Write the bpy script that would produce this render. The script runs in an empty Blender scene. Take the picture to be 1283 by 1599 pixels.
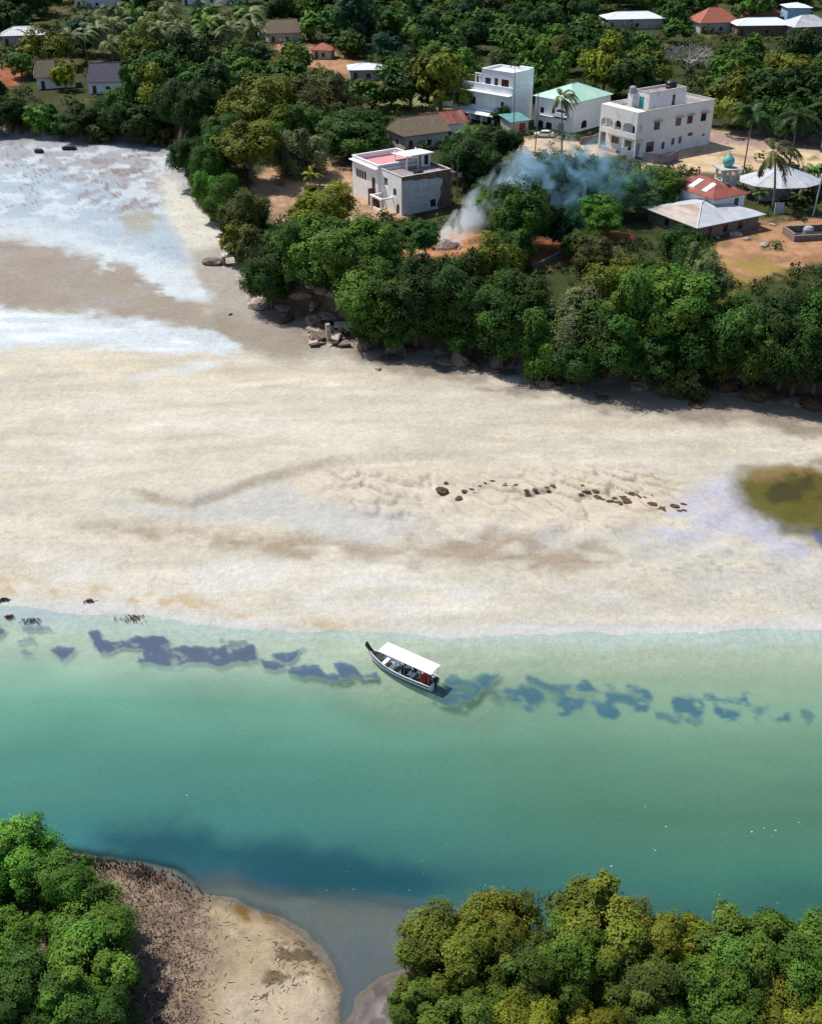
import bpy, math, random
import numpy as np
from mathutils import Vector, Matrix
from mathutils.geometry import tessellate_polygon
R = math.radians
scn = bpy.context.scene
COL = scn.collection
random.seed(7)

# ------------------------------------------------------------------ camera, sky, sun, exposure
CAM_H, FPX, CX, CY = 66.0, 1700.0, 641.5, 799.5
TH = math.atan(1060 / 1700)
cam = bpy.data.cameras.new('camera'); camo = bpy.data.objects.new('camera', cam); COL.objects.link(camo)
camo.location = (0, 0, CAM_H); camo.rotation_euler = (math.pi / 2 - TH, 0, 0)
cam.sensor_fit = 'VERTICAL'; cam.sensor_height = 24.0; cam.lens = FPX / 1599 * 24.0
cam.clip_start = 0.5; cam.clip_end = 30000
scn.camera = camo
SUN_EL, SUN_DIR = 57.0, (-0.80, 0.60)          # horizontal direction towards the sun
w = bpy.data.worlds.new('World'); scn.world = w; w.use_nodes = True
nt = w.node_tree; bg = nt.nodes['Background']
sky = nt.nodes.new('ShaderNodeTexSky'); sky.sky_type = 'NISHITA'; sky.sun_disc = False
sky.sun_elevation = R(SUN_EL); sky.sun_rotation = math.atan2(SUN_DIR[0], SUN_DIR[1]); sky.air_density = 1.0; sky.dust_density = 1.0
nt.links.new(sky.outputs[0], bg.inputs[0]); bg.inputs[1].default_value = 0.11
sl = bpy.data.lights.new('sun', 'SUN'); so = bpy.data.objects.new('sun', sl); COL.objects.link(so)
sl.energy = 4.5; sl.angle = R(0.5); sl.color = (1.0, 0.95, 0.86)
sd = Vector((SUN_DIR[0] * math.cos(R(SUN_EL)), SUN_DIR[1] * math.cos(R(SUN_EL)), math.sin(R(SUN_EL))))
so.rotation_euler = sd.to_track_quat('Z', 'Y').to_euler()
scn.view_settings.view_transform = 'Standard'; scn.view_settings.look = 'None'
scn.view_settings.exposure = 0.20; scn.view_settings.gamma = 1.0
scn.render.engine = 'CYCLES'
scn.cycles.max_bounces = 8; scn.cycles.transparent_max_bounces = 12
scn.cycles.volume_step_rate = 2.0; scn.cycles.volume_bounces = 4

# ------------------------------------------------------------------ photo-to-ground maths
def P(x, y, z=0.0):
    d = np.array([x - CX, FPX * math.cos(TH) - (y - CY) * math.sin(TH), -FPX * math.sin(TH) - (y - CY) * math.cos(TH)])
    t = (z - CAM_H) / d[2]
    return np.array([0, 0, CAM_H]) + d * t
def Pn(x, y, z=0.0):
    d0 = x - CX; d1 = FPX * math.cos(TH) - (y - CY) * math.sin(TH); d2 = -FPX * math.sin(TH) - (y - CY) * math.cos(TH)
    t = (z - CAM_H) / d2
    return d0 * t, d1 * t
def proj(X, Y, Z):
    q = Z - CAM_H
    zz = Y * math.cos(TH) - q * math.sin(TH); uu = Y * math.sin(TH) + q * math.cos(TH)
    return CX + FPX * X / zz, CY - FPX * uu / zz, FPX / zz
def sstep(a, b, x):
    t = np.clip((x - a) / (b - a), 0, 1); return t * t * (3 - 2 * t)

def hash2(ix, iy, s):
    n = (ix.astype(np.int64) * 374761393 + iy.astype(np.int64) * 668265263 + s * 1442695041) & 0x7fffffff
    n = ((n ^ (n >> 13)) * 1274126177) & 0x7fffffff
    n = (n ^ (n >> 16)) & 0xffff
    return n / 65535.0
def vnoise(x, y, s=0):
    x = np.asarray(x, float); y = np.asarray(y, float)
    ix = np.floor(x); iy = np.floor(y); fx = x - ix; fy = y - iy
    fx = fx * fx * (3 - 2 * fx); fy = fy * fy * (3 - 2 * fy)
    a = hash2(ix, iy, s); b = hash2(ix + 1, iy, s); c = hash2(ix, iy + 1, s); d = hash2(ix + 1, iy + 1, s)
    return (a * (1 - fx) + b * fx) * (1 - fy) + (c * (1 - fx) + d * fx) * fy
def fbm(x, y, s=0, o=4):
    v = 0; a = 0.5; t = 0
    for k in range(o):
        v = v + a * vnoise(x * 2 ** k, y * 2 ** k, s + 17 * k); t += a; a *= 0.5
    return v / t - 0.5          # about -0.5 .. 0.5

def sdf(poly, x, y):
    """signed distance, positive inside"""
    x = np.asarray(x, float); y = np.asarray(y, float)
    d = np.full(x.shape, 1e18); ins = np.zeros(x.shape, bool); n = len(poly)
    for i in range(n):
        ax, ay = poly[i]; bx, by = poly[(i + 1) % n]
        ex, ey = bx - ax, by - ay
        t = np.clip(((x - ax) * ex + (y - ay) * ey) / (ex * ex + ey * ey + 1e-12), 0, 1)
        dd = (x - ax - t * ex) ** 2 + (y - ay - t * ey) ** 2
        d = np.minimum(d, dd)
        c = ((ay > y) != (by > y))
        with np.errstate(divide='ignore', invalid='ignore'):
            xi = (bx - ax) * (y - ay) / ((by - ay) if by != ay else 1e-12) + ax
        ins ^= c & (x < xi)
    d = np.sqrt(d)
    return np.where(ins, d, -d)

LAND_PX = [(-900, 196), (-300, 205), (0, 211), (70, 219), (150, 222), (215, 221), (268, 228), (278, 258), (292, 292), (316, 335), (338, 356), (362, 386),
           (378, 412), (390, 440), (392, 476), (430, 490), (500, 508), (560, 535), (620, 545), (680, 551), (780, 572), (850, 592), (905, 602), (1050, 606),
           (1180, 616), (1283, 636), (1700, 690), (2600, 760)]
LAND = [tuple(P(x, y)[:2]) for x, y in LAND_PX] + [(3000, 100), (9000, 20000), (-9000, 20000), (-3000, 300)]
BAR_PX = [(-900, 1300), (-300, 1325), (60, 1338), (130, 1345), (200, 1352), (262, 1370), (310, 1398), (370, 1408), (430, 1432), (480, 1465), (515, 1510),
          (535, 1550), (528, 1599), (520, 1700), (500, 2000), (-900, 2200)]
EAST_PX = [(560, 1720), (545, 1610), (560, 1560), (600, 1530), (690, 1500), (800, 1490), (950, 1470), (1100, 1470), (1300, 1480), (1800, 1480), (2200, 2200), (560, 2200)]
SHORE = ([-2000, 0, 150, 300, 460, 640, 850, 1000, 1283, 3000], [930, 945, 958, 972, 986, 992, 988, 985, 982, 960])
def scales(X, Y):
    """overlapping sand scallops: each rises gently away from the land and drops along a curved lee edge; returns height and the lee-edge hollow"""
    wx = fbm(X * .22, Y * .22, 31); wy = fbm(X * .22, Y * .22, 33); gx = X / 2.5 + 1.5 * wx + .25 * Y / 2.5; gy = Y / 2.6 + .30 * X / 2.6 + 1.5 * wy; H_ = np.zeros(X.shape); E_ = np.zeros(X.shape)
    ix = np.floor(gx); iy = np.floor(gy)
    for dx in (-1, 0, 1):
        for dy in (-1, 0, 1):
            cx, cy = ix + dx, iy + dy; fx = cx + .2 + .6 * hash2(cx, cy, 5); fy = cy + .2 + .6 * hash2(cx, cy, 6); rad = .55 + .35 * hash2(cx, cy, 7); am = .45 + .55 * hash2(cx, cy, 8)
            u = (gx - fx) / rad; v = (gy - fy) / rad; rr = np.sqrt(u * u + v * v * .8); inside = sstep(1.0, .86, rr); h = inside * am * (.55 - .45 * v) ; H_ = np.maximum(H_, h)
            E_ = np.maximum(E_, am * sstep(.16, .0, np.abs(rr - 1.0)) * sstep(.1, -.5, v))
    return H_, E_
def height(X, Y):
    X = np.asarray(X, float); Y = np.asarray(Y, float)
    px, py, s = proj(X, Y, 0.0)
    wob = fbm(X * .12, Y * .12, 3) * 5 + fbm(X * .6, Y * .6, 5) * 1.2
    sl_ = sdf(LAND, X, Y) + wob * .5
    sh = np.interp(px, SHORE[0], SHORE[1])
    d = (py - sh) + fbm(X * .15, Y * .15, 9) * 26
    z = np.where(d < 0, .04 + .5 * sstep(0, 330, -d), -0.0068 * np.maximum(d, 0))
    z = np.maximum(z, -1.7)
    # sand-bar step across the middle of the flats
    lip = np.interp(px, [-500, 180, 235, 300, 400, 520, 700, 900, 1300], [770, 770, 782, 794, 760, 728, 722, 722, 740])
    z = z + .62 * sstep(7, -7, py - lip + 5 * fbm(X * .3, Y * .3, 36)) * sstep(120, 260, px) * sstep(900, 420, px) * sstep(540, 720, py)
    z = z + .05 * fbm(X * .25, Y * .25, 21) + .02 * fbm(X * 1.5, Y * 1.5, 23)
    # scalloped ripples on the right-hand flat
    pyn = py + 34 * fbm(X * .15, Y * .15, 34); band = sstep(430, 580, px) * sstep(1120, 980, px) * sstep(718, 752, pyn) * sstep(835, 775, pyn)
    z = z + band * (scales(X, Y)[0] * .85 - .34) * (.45 + .8 * sstep(-.15, .15, fbm(X * .12, Y * .12, 35)))
    band2 = sstep(500, 700, px) * sstep(775, 800, py) * sstep(905, 850, py)
    z = z + band2 * .20 * np.sin((X * .9 - Y * 1.0) * .9 + 4 * fbm(X * .2, Y * .2, 37)) * (fbm(X * .1, Y * .1, 39) + .5)
    # near bank
    sb = sdf(BAR, X, Y) + fbm(X * .5, Y * .5, 41) * .9
    z = np.maximum(z, -1.7 + 1.74 * sstep(-2.6, .1, sb) + .3 * sstep(0, 3, sb) + .05 * fbm(X * 2.2, Y * 2.2, 43) * sstep(0, 1, sb))
    z = np.maximum(z, -1.7 + 1.42 * sstep(-2.5, 2.0, sdf(SHELF, X, Y) + fbm(X * .3, Y * .3, 46) * 2))
    se = sdf(EAST, X, Y) + fbm(X * .5, Y * .5, 45) * .9
    z = np.maximum(z, -1.7 + 1.74 * sstep(-4.0, .1, se) + .4 * sstep(0, 4, se))
    # the land on its low bluff
    hl = 6.0 * sstep(-.3, 4.2, sl_) + .010 * np.maximum(Y - 260, 0) + .5 * fbm(X * .05, Y * .05, 47) * sstep(2, 10, sl_) + .5 * fbm(X * .7, Y * .7, 48) * sstep(0, 2, sl_) * sstep(6, 3, sl_)
    z = np.where(sl_ > -.3, np.maximum(z, z * .0 + .3 + hl * 1.0 - .3 + .2 * sstep(-.3, .5, sl_)), z)
    return z
BAR = [tuple(P(x, y)[:2]) for x, y in BAR_PX]
SHELF = [tuple(P(x, y)[:2]) for x, y in [(262, 1366), (340, 1376), (450, 1384), (560, 1396), (680, 1414), (780, 1450), (760, 1520), (560, 1640), (480, 1640), (500, 1500), (430, 1440), (330, 1410)]]
EAST = [tuple(P(x, y)[:2]) for x, y in EAST_PX]
def hgt(X, Y): return float(height(np.array([X]), np.array([Y]))[0])
def G(x, y):
    """the point of the ground seen at photo pixel (x, y)"""
    zs = np.linspace(14, -1, 400)
    d = np.array([P(x, y, z) for z in zs])
    hs = height(d[:, 0], d[:, 1])
    k = np.argmax(hs >= zs)
    return Vector((d[k, 0], d[k, 1], hs[k]))

# ------------------------------------------------------------------ materials
def new_mat(name):
    m = bpy.data.materials.new(name); m.use_nodes = True
    return m, m.node_tree, m.node_tree.nodes['Principled BSDF']
def N(nt, typ, **kw):
    n = nt.nodes.new(typ)
    for k, v in kw.items(): setattr(n, k, v)
    return n
def mul_noise(nt, col_socket, scale, lo, hi, coord='Object', detail=4, stretch=None):
    tc = N(nt, 'ShaderNodeTexCoord'); nz = N(nt, 'ShaderNodeTexNoise'); nz.inputs['Scale'].default_value = scale; nz.inputs['Detail'].default_value = detail
    if stretch:
        mp = N(nt, 'ShaderNodeMapping'); mp.inputs['Scale'].default_value = stretch
        nt.links.new(tc.outputs[coord], mp.inputs[0]); nt.links.new(mp.outputs[0], nz.inputs['Vector'])
    else: nt.links.new(tc.outputs[coord], nz.inputs['Vector'])
    mr = N(nt, 'ShaderNodeMapRange'); mr.inputs[1].default_value = .3; mr.inputs[2].default_value = .7; mr.inputs[3].default_value = lo; mr.inputs[4].default_value = hi
    nt.links.new(nz.outputs[0], mr.inputs[0])
    mx = N(nt, 'ShaderNodeVectorMath', operation='SCALE')
    nt.links.new(col_socket, mx.inputs[0]); nt.links.new(mr.outputs[0], mx.inputs['Scale'])
    return mx.outputs[0]
MATS = {}
def paint(name, col, rough=.7, noise=(.85, 1.08), scale=1.2, stain=None, wave=None, metal=0.0, spec=.3, streak=None):
    """weathered paint / plaster / metal; stain = (colour, amount); wave = corrugation pitch in m along local axis"""
    if name in MATS: return MATS[name]
    m, t, b = new_mat(name)
    rgb = N(t, 'ShaderNodeRGB'); rgb.outputs[0].default_value = (*col, 1)
    c = mul_noise(t, rgb.outputs[0], scale, noise[0], noise[1])
    if stain:
        tc = N(t, 'ShaderNodeTexCoord'); mp = N(t, 'ShaderNodeMapping'); mp.inputs['Scale'].default_value = streak or (1, 1, .35)
        nz = N(t, 'ShaderNodeTexNoise'); nz.inputs['Scale'].default_value = stain[2] if len(stain) > 2 else 1.0; nz.inputs['Detail'].default_value = 8; nz.inputs['Roughness'].default_value = .65
        t.links.new(tc.outputs['Object'], mp.inputs[0]); t.links.new(mp.outputs[0], nz.inputs['Vector'])
        mr = N(t, 'ShaderNodeMapRange'); a = stain[1]
        mr.inputs[1].default_value = .62 - .3 * a; mr.inputs[2].default_value = .78 - .25 * a
        mx = N(t, 'ShaderNodeMix', data_type='RGBA'); mx.inputs['B'].default_value = (*stain[0], 1)
        t.links.new(nz.outputs[0], mr.inputs[0]); t.links.new(mr.outputs[0], mx.inputs['Factor']); t.links.new(c, mx.inputs['A'])
        c = mx.outputs['Result']
    t.links.new(c, b.inputs['Base Color'])
    if wave:
        tc = N(t, 'ShaderNodeTexCoord'); wv = N(t, 'ShaderNodeTexWave'); wv.bands_direction = wave[1]; wv.inputs['Scale'].default_value = 1.0 / wave[0] * .32
        t.links.new(tc.outputs['Object'], wv.inputs['Vector'])
        bp = N(t, 'ShaderNodeBump'); bp.inputs['Strength'].default_value = .7; bp.inputs['Distance'].default_value = .06
        t.links.new(wv.outputs['Fac'], bp.inputs['Height']); t.links.new(bp.outputs[0], b.inputs['Normal'])
    b.inputs['Roughness'].default_value = rough; b.inputs['Metallic'].default_value = metal
    b.inputs['Specular IOR Level'].default_value = spec
    MATS[name] = m; return m

def leaf_mat(name, trans=.14, rough=.6, spec=.10):
    m, t, b = new_mat(name)
    oi = N(t, 'ShaderNodeObjectInfo'); at = N(t, 'ShaderNodeAttribute', attribute_name='shade')
    hs = N(t, 'ShaderNodeHueSaturation')
    sc = N(t, 'ShaderNodeVectorMath', operation='SCALE')
    t.links.new(oi.outputs['Color'], sc.inputs[0]); t.links.new(at.outputs['Fac'], sc.inputs['Scale'])
    # hue wanders a little from spray to spray
    at2 = N(t, 'ShaderNodeAttribute', attribute_name='hue')
    mr = N(t, 'ShaderNodeMapRange'); mr.inputs[3].default_value = .475; mr.inputs[4].default_value = .52
    t.links.new(at2.outputs['Fac'], mr.inputs[0]); t.links.new(mr.outputs[0], hs.inputs['Hue']); t.links.new(sc.outputs[0], hs.inputs['Color'])
    t.links.new(hs.outputs[0], b.inputs['Base Color']); b.inputs['Roughness'].default_value = rough; b.inputs['Specular IOR Level'].default_value = spec
    tr = N(t, 'ShaderNodeBsdfTranslucent'); t.links.new(hs.outputs[0], tr.inputs['Color'])
    mx = N(t, 'ShaderNodeMixShader'); mx.inputs[0].default_value = trans
    out = t.nodes['Material Output']
    t.links.new(b.outputs[0], mx.inputs[1]); t.links.new(tr.outputs[0], mx.inputs[2]); t.links.new(mx.outputs[0], out.inputs[0])
    return m
M_LEAF = leaf_mat('leaf'); M_PALM = leaf_mat('palm_leaf', .12, .5, .12)
M_BARK = paint('bark', (.16, .12, .085), .9, (.6, 1.25), 6)
M_PALMBARK = paint('palm_bark', (.30, .26, .21), .9, (.6, 1.2), 5)
M_DEADBARK = paint('bleached_bark', (.42, .38, .38), .9, (.7, 1.15), 4)
M_WHITE = paint('white_plaster', (.88, .88, .88), .75, (.9, 1.03), .6, stain=((.55, .53, .5), .1, .9))
M_WHITEB = paint('bluish_white_plaster', (.83, .87, .90), .75, (.9, 1.03), .6, stain=((.48, .50, .52), .12, .8))
M_GREYPL = paint('weathered_grey_plaster', (.60, .61, .65), .85, (.85, 1.08), 1.1, stain=((.24, .22, .24), .28, 1.6), streak=(1, 1, .8))
M_OLDWHITE = paint('soot_streaked_white_plaster', (.88, .86, .85), .8, (.92, 1.03), .6, stain=((.52, .47, .46), .2, .9), streak=(1.2, 1.2, .6))
M_BROWNPL = paint('bare_brown_masonry', (.22, .14, .11), .9, (.6, 1.3), 2.0, stain=((.06, .05, .05), .4, 1.5))
M_STONEWALL = paint('rubble_stone_wall', (.20, .16, .13), .95, (.5, 1.45), 4.5, stain=((.40, .34, .30), .35, 5))
M_CONC = paint('old_concrete_roof', (.30, .25, .25), .9, (.7, 1.2), .9, stain=((.12, .10, .10), .4, .8), streak=(1, 1, 1))
M_PALECONC = paint('pale_concrete', (.50, .47, .44), .9, (.75, 1.15), 1.5, stain=((.2, .18, .16), .3, 1.5))
M_PINK = paint('pink_terrace_floor', (.62, .26, .26), .8, (.85, 1.1), 1.0, stain=((.45, .3, .3), .25, 1))
M_GREENROOF = paint('mint_green_sheet_roof', (.38, .62, .50), .5, (.9, 1.06), .5, stain=((.55, .70, .62), .35, .6), wave=(.5, 'X'))
M_GREYROOF = paint('grey_corrugated_sheet', (.50, .52, .57), .5, (.85, 1.08), .5, stain=((.36, .30, .27), .3, .55), wave=(.45, 'X'), streak=(1, .3, 1))
M_RUST = paint('rusty_corrugated_sheet', (.26, .075, .055), .7, (.7, 1.25), .8, stain=((.38, .22, .18), .35, .7), wave=(.45, 'X'), streak=(1, .3, 1))
M_RUSTPALE = paint('half_rusted_sheet', (.46, .40, .36), .6, (.8, 1.1), .6, stain=((.30, .15, .10), .45, .6), wave=(.9, 'X'), streak=(1, .15, 1))
M_SHEETWHITE = paint('white_sheet_roof', (.70, .75, .79), .5, (.92, 1.04), .5, wave=(.6, 'X'))
M_THATCH = paint('grey_thatch', (.13, .115, .145), .95, (.6, 1.3), 3.0, stain=((.06, .05, .06), .35, 2), streak=(3, 3, .6))
M_BROWNTHATCH = paint('brown_thatch', (.20, .155, .11), .95, (.6, 1.3), 3.0, stain=((.09, .07, .05), .35, 2), streak=(3, 3, .6))
M_TILE = paint('red_tile', (.36, .12, .08), .8, (.7, 1.2), 1.5, wave=(.4, 'X'))
M_DARKFR = paint('dark_window_frame', (.05, .04, .045), .6)
M_REDDOOR = paint('red_door', (.30, .025, .03), .6)
M_TEALDOOR = paint('teal_door', (.05, .42, .38), .6)
M_BROWNDOOR = paint('brown_door', (.13, .045, .035), .6)
M_BLUEDOOR = paint('blue_grey_door', (.28, .36, .46), .6)
M_TEAL = paint('turquoise_paint', (.13, .42, .39), .45, (.85, 1.08), 1)
M_BLACK = paint('black_plastic', (.012, .012, .014), .4, spec=.5)
M_GREYTANK = paint('grey_tank', (.34, .35, .40), .5)
M_POLE = paint('galvanised_pole', (.45, .45, .46), .5)
M_WOODPOLE = paint('weathered_pole', (.25, .20, .16), .9, (.7, 1.2), 3)
M_ROCK = paint('brown_rock', (.21, .16, .125), .95, (.55, 1.4), 2.5, stain=((.09, .07, .06), .4, 1.6), streak=(1, 1, 1))
M_PALEROCK = paint('pale_rock', (.46, .38, .33), .95, (.6, 1.2), 2.0, stain=((.18, .13, .11), .4, 1.2), streak=(1, 1, 1))
M_MUDROCK = paint('dark_peat_and_hollows', (.10, .06, .035), .9, (.6, 1.3), 2.5)
M_DRIFT = paint('dark_wet_wood', (.035, .028, .03), .7, (.6, 1.3), 3)
def glass_mat(name, col):
    m, t, b = new_mat(name); b.inputs['Base Color'].default_value = (*col, 1); b.inputs['Roughness'].default_value = .12; return m
M_PANE = glass_mat('dark_glass', (.02, .022, .03)); M_PANER = glass_mat('curtained_glass', (.10, .03, .03)); M_PANEB = glass_mat('blue_glass', (.05, .07, .20))

# ------------------------------------------------------------------ mesh helpers
def tagp(o, label=None, cat=None, group=None, kind=None):
    if label: o['label'] = label
    if cat: o['category'] = cat
    if group: o['group'] = group
    if kind: o['kind'] = kind
    return o
def empty(name, loc, rz=0.0, label=None, cat=None, group=None):
    o = bpy.data.objects.new(name, None); COL.objects.link(o); o.location = loc; o.rotation_euler = (0, 0, rz); o.empty_display_size = .5
    return tagp(o, label, cat, group)
class MB:
    def __init__(s): s.v = []; s.f = []; s.m = []
    def add(s, vs, fs, mi=0):
        k = len(s.v); s.v += [tuple(p) for p in vs]
        for f in fs: s.f.append(tuple(i + k for i in f)); s.m.append(mi)
    def box(s, a, b, mi=0, M=None):
        x0, y0, z0 = a; x1, y1, z1 = b
        vs = [Vector(p) for p in ((x0, y0, z0), (x1, y0, z0), (x1, y1, z0), (x0, y1, z0), (x0, y0, z1), (x1, y0, z1), (x1, y1, z1), (x0, y1, z1))]
        if M is not None: vs = [M @ p for p in vs]
        s.add(vs, [(0, 3, 2, 1), (4, 5, 6, 7), (0, 1, 5, 4), (1, 2, 6, 5), (2, 3, 7, 6), (3, 0, 4, 7)], mi); return s
    def tube(s, pts, rad, n=7, mi=0, cap=True):
        pts = [Vector(p) for p in pts]; rings = []
        for i, p in enumerate(pts):
            d = (pts[min(i + 1, len(pts) - 1)] - pts[max(i - 1, 0)]).normalized()
            a = d.cross(Vector((0, 0, 1)) if abs(d.z) < .9 else Vector((1, 0, 0))).normalized(); b = d.cross(a)
            r = rad[i] if hasattr(rad, '__len__') else rad
            rings.append([p + a * (r * math.cos(2 * math.pi * k / n)) + b * (r * math.sin(2 * math.pi * k / n)) for k in range(n)])
        vs = [p for r_ in rings for p in r_]; fs = []
        for i in range(len(pts) - 1):
            for k in range(n): fs.append((i * n + k, i * n + (k + 1) % n, (i + 1) * n + (k + 1) % n, (i + 1) * n + k))
        if cap: fs += [tuple(range(n - 1, -1, -1)), tuple(range((len(pts) - 1) * n, len(pts) * n))]
        s.add(vs, fs, mi); return s
    def lathe(s, prof, n=16, c=(0, 0, 0), mi=0):
        vs = []; fs = []
        for r, z in prof:
            for k in range(n): vs.append((c[0] + r * math.cos(2 * math.pi * k / n), c[1] + r * math.sin(2 * math.pi * k / n), c[2] + z))
        for i in range(len(prof) - 1):
            for k in range(n): fs.append((i * n + k, i * n + (k + 1) % n, (i + 1) * n + (k + 1) % n, (i + 1) * n + k))
        fs.append(tuple(range(n - 1, -1, -1))); fs.append(tuple(range((len(prof) - 1) * n, len(prof) * n)))
        s.add(vs, fs, mi); return s
    def panel(s, o, u, n, loop, holes, t, mi=0):
        """upright slab: outline and holes in (s, z) from o along u; outer face towards n, thickness t inwards"""
        o = Vector(o); u = Vector(u); n = Vector(n)
        loops = [[Vector((a, b, 0)) for a, b in loop]] + [[Vector((a, b, 0)) for a, b in h] for h in holes]
        tris = tessellate_polygon(loops); flat = [p for l in loops for p in l]
        f = [o + u * p.x + Vector((0, 0, p.y)) for p in flat]; k = len(f)
        bk = [p - n * t for p in f]; fs = []
        for a, b, c in tris:
            nn = (f[b] - f[a]).cross(f[c] - f[a])
            if nn.length < 1e-9: continue
            if nn.dot(n) < 0: a, c = c, a
            fs.append((a, b, c)); fs.append((c + k, b + k, a + k))
        st = 0
        for l in loops:
            m = len(l)
            for i in range(m):
                a = st + i; b = st + (i + 1) % m; fs.append((a, b, b + k, a + k))
            st += m
        s.add(f + bk, fs, mi); return s
    def build(s, name, mats, parent=None, smooth=False, col=None):
        me = bpy.data.meshes.new(name); me.from_pydata([tuple(p) for p in s.v], [], s.f); me.update()
        if not isinstance(mats, (list, tuple)): mats = [mats]
        for m in mats: me.materials.append(m)
        me.polygons.foreach_set('material_index', np.array(s.m, dtype=np.int32))
        if smooth: me.polygons.foreach_set('use_smooth', np.ones(len(s.f), dtype=bool))
        import bmesh
        bm = bmesh.new(); bm.from_mesh(me); bmesh.ops.recalc_face_normals(bm, faces=bm.faces); bm.to_mesh(me); bm.free()
        o = bpy.data.objects.new(name, me); COL.objects.link(o)
        if parent is not None: o.parent = parent
        if col: o.color = (*col, 1)
        return o
def np_mesh(name, verts, quads, mats, attrs=None, smooth=False, parent=None, tri=False):
    me = bpy.data.meshes.new(name); k = 3 if tri else 4
    nv, nf = len(verts), len(quads)
    me.vertices.add(nv); me.vertices.foreach_set('co', np.ascontiguousarray(verts, dtype=np.float32).ravel())
    me.loops.add(nf * k); me.loops.foreach_set('vertex_index', np.ascontiguousarray(quads, dtype=np.int32).ravel())
    me.polygons.add(nf); me.polygons.foreach_set('loop_start', np.arange(0, nf * k, k, dtype=np.int32))
    try: me.polygons.foreach_set('loop_total', np.full(nf, k, dtype=np.int32))
    except Exception: pass
    if smooth: me.polygons.foreach_set('use_smooth', np.ones(nf, dtype=bool))
    for an, (typ, data) in (attrs or {}).items():
        a = me.attributes.new(an, typ, 'POINT')
        a.data.foreach_set('color' if typ == 'FLOAT_COLOR' else 'value', np.ascontiguousarray(data, dtype=np.float32).ravel())
    me.update(calc_edges=True); me.validate()
    for m in mats: me.materials.append(m)
    o = bpy.data.objects.new(name, me); COL.objects.link(o)
    if parent is not None: o.parent = parent
    return o

exec_order = []
# ------------------------------------------------------------------ the ground: one sheet of sand, mud, river bed and land
def up(pts, z=6.2):
    out = []
    for x, y in pts:
        q = P(x, y, z); a, b, _ = proj(q[0], q[1], 0.0); out.append((a, b))
    return out
YARDS = {   # bare clearings among the houses, traced on the land's surface
    'west_yard': [(395, 282), (430, 255), (500, 243), (560, 262), (575, 300), (640, 335), (560, 345), (490, 325), (440, 350), (405, 325)],
    'car_yard': [(795, 222), (845, 212), (935, 226), (960, 240), (900, 248), (820, 245)],
    'court': [(1048, 222), (1110, 206), (1200, 205), (1330, 225), (1330, 258), (1200, 268), (1060, 268), (1000, 262)],
    'red_yard': [(770, 395), (800, 372), (900, 350), (985, 372), (900, 405), (845, 425), (800, 412)],
    'east_yard': [(1112, 400), (1130, 375), (1190, 345), (1330, 335), (1330, 395), (1215, 425), (1150, 450), (1118, 428)],
    'heap_yard': [(610, 398), (640, 368), (760, 362), (790, 380), (720, 402)],
    'hut_yard': [(0, 112), (30, 105), (45, 125), (20, 138), (-30, 140)],
    'meadow': [(560, 165), (600, 150), (690, 150), (735, 175), (700, 198), (620, 190)],
    'far_yard': [(430, 75), (500, 80), (590, 118), (590, 130), (520, 118), (440, 98)],
}
YARDS0 = {k: up(v) for k, v in YARDS.items()}
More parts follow.
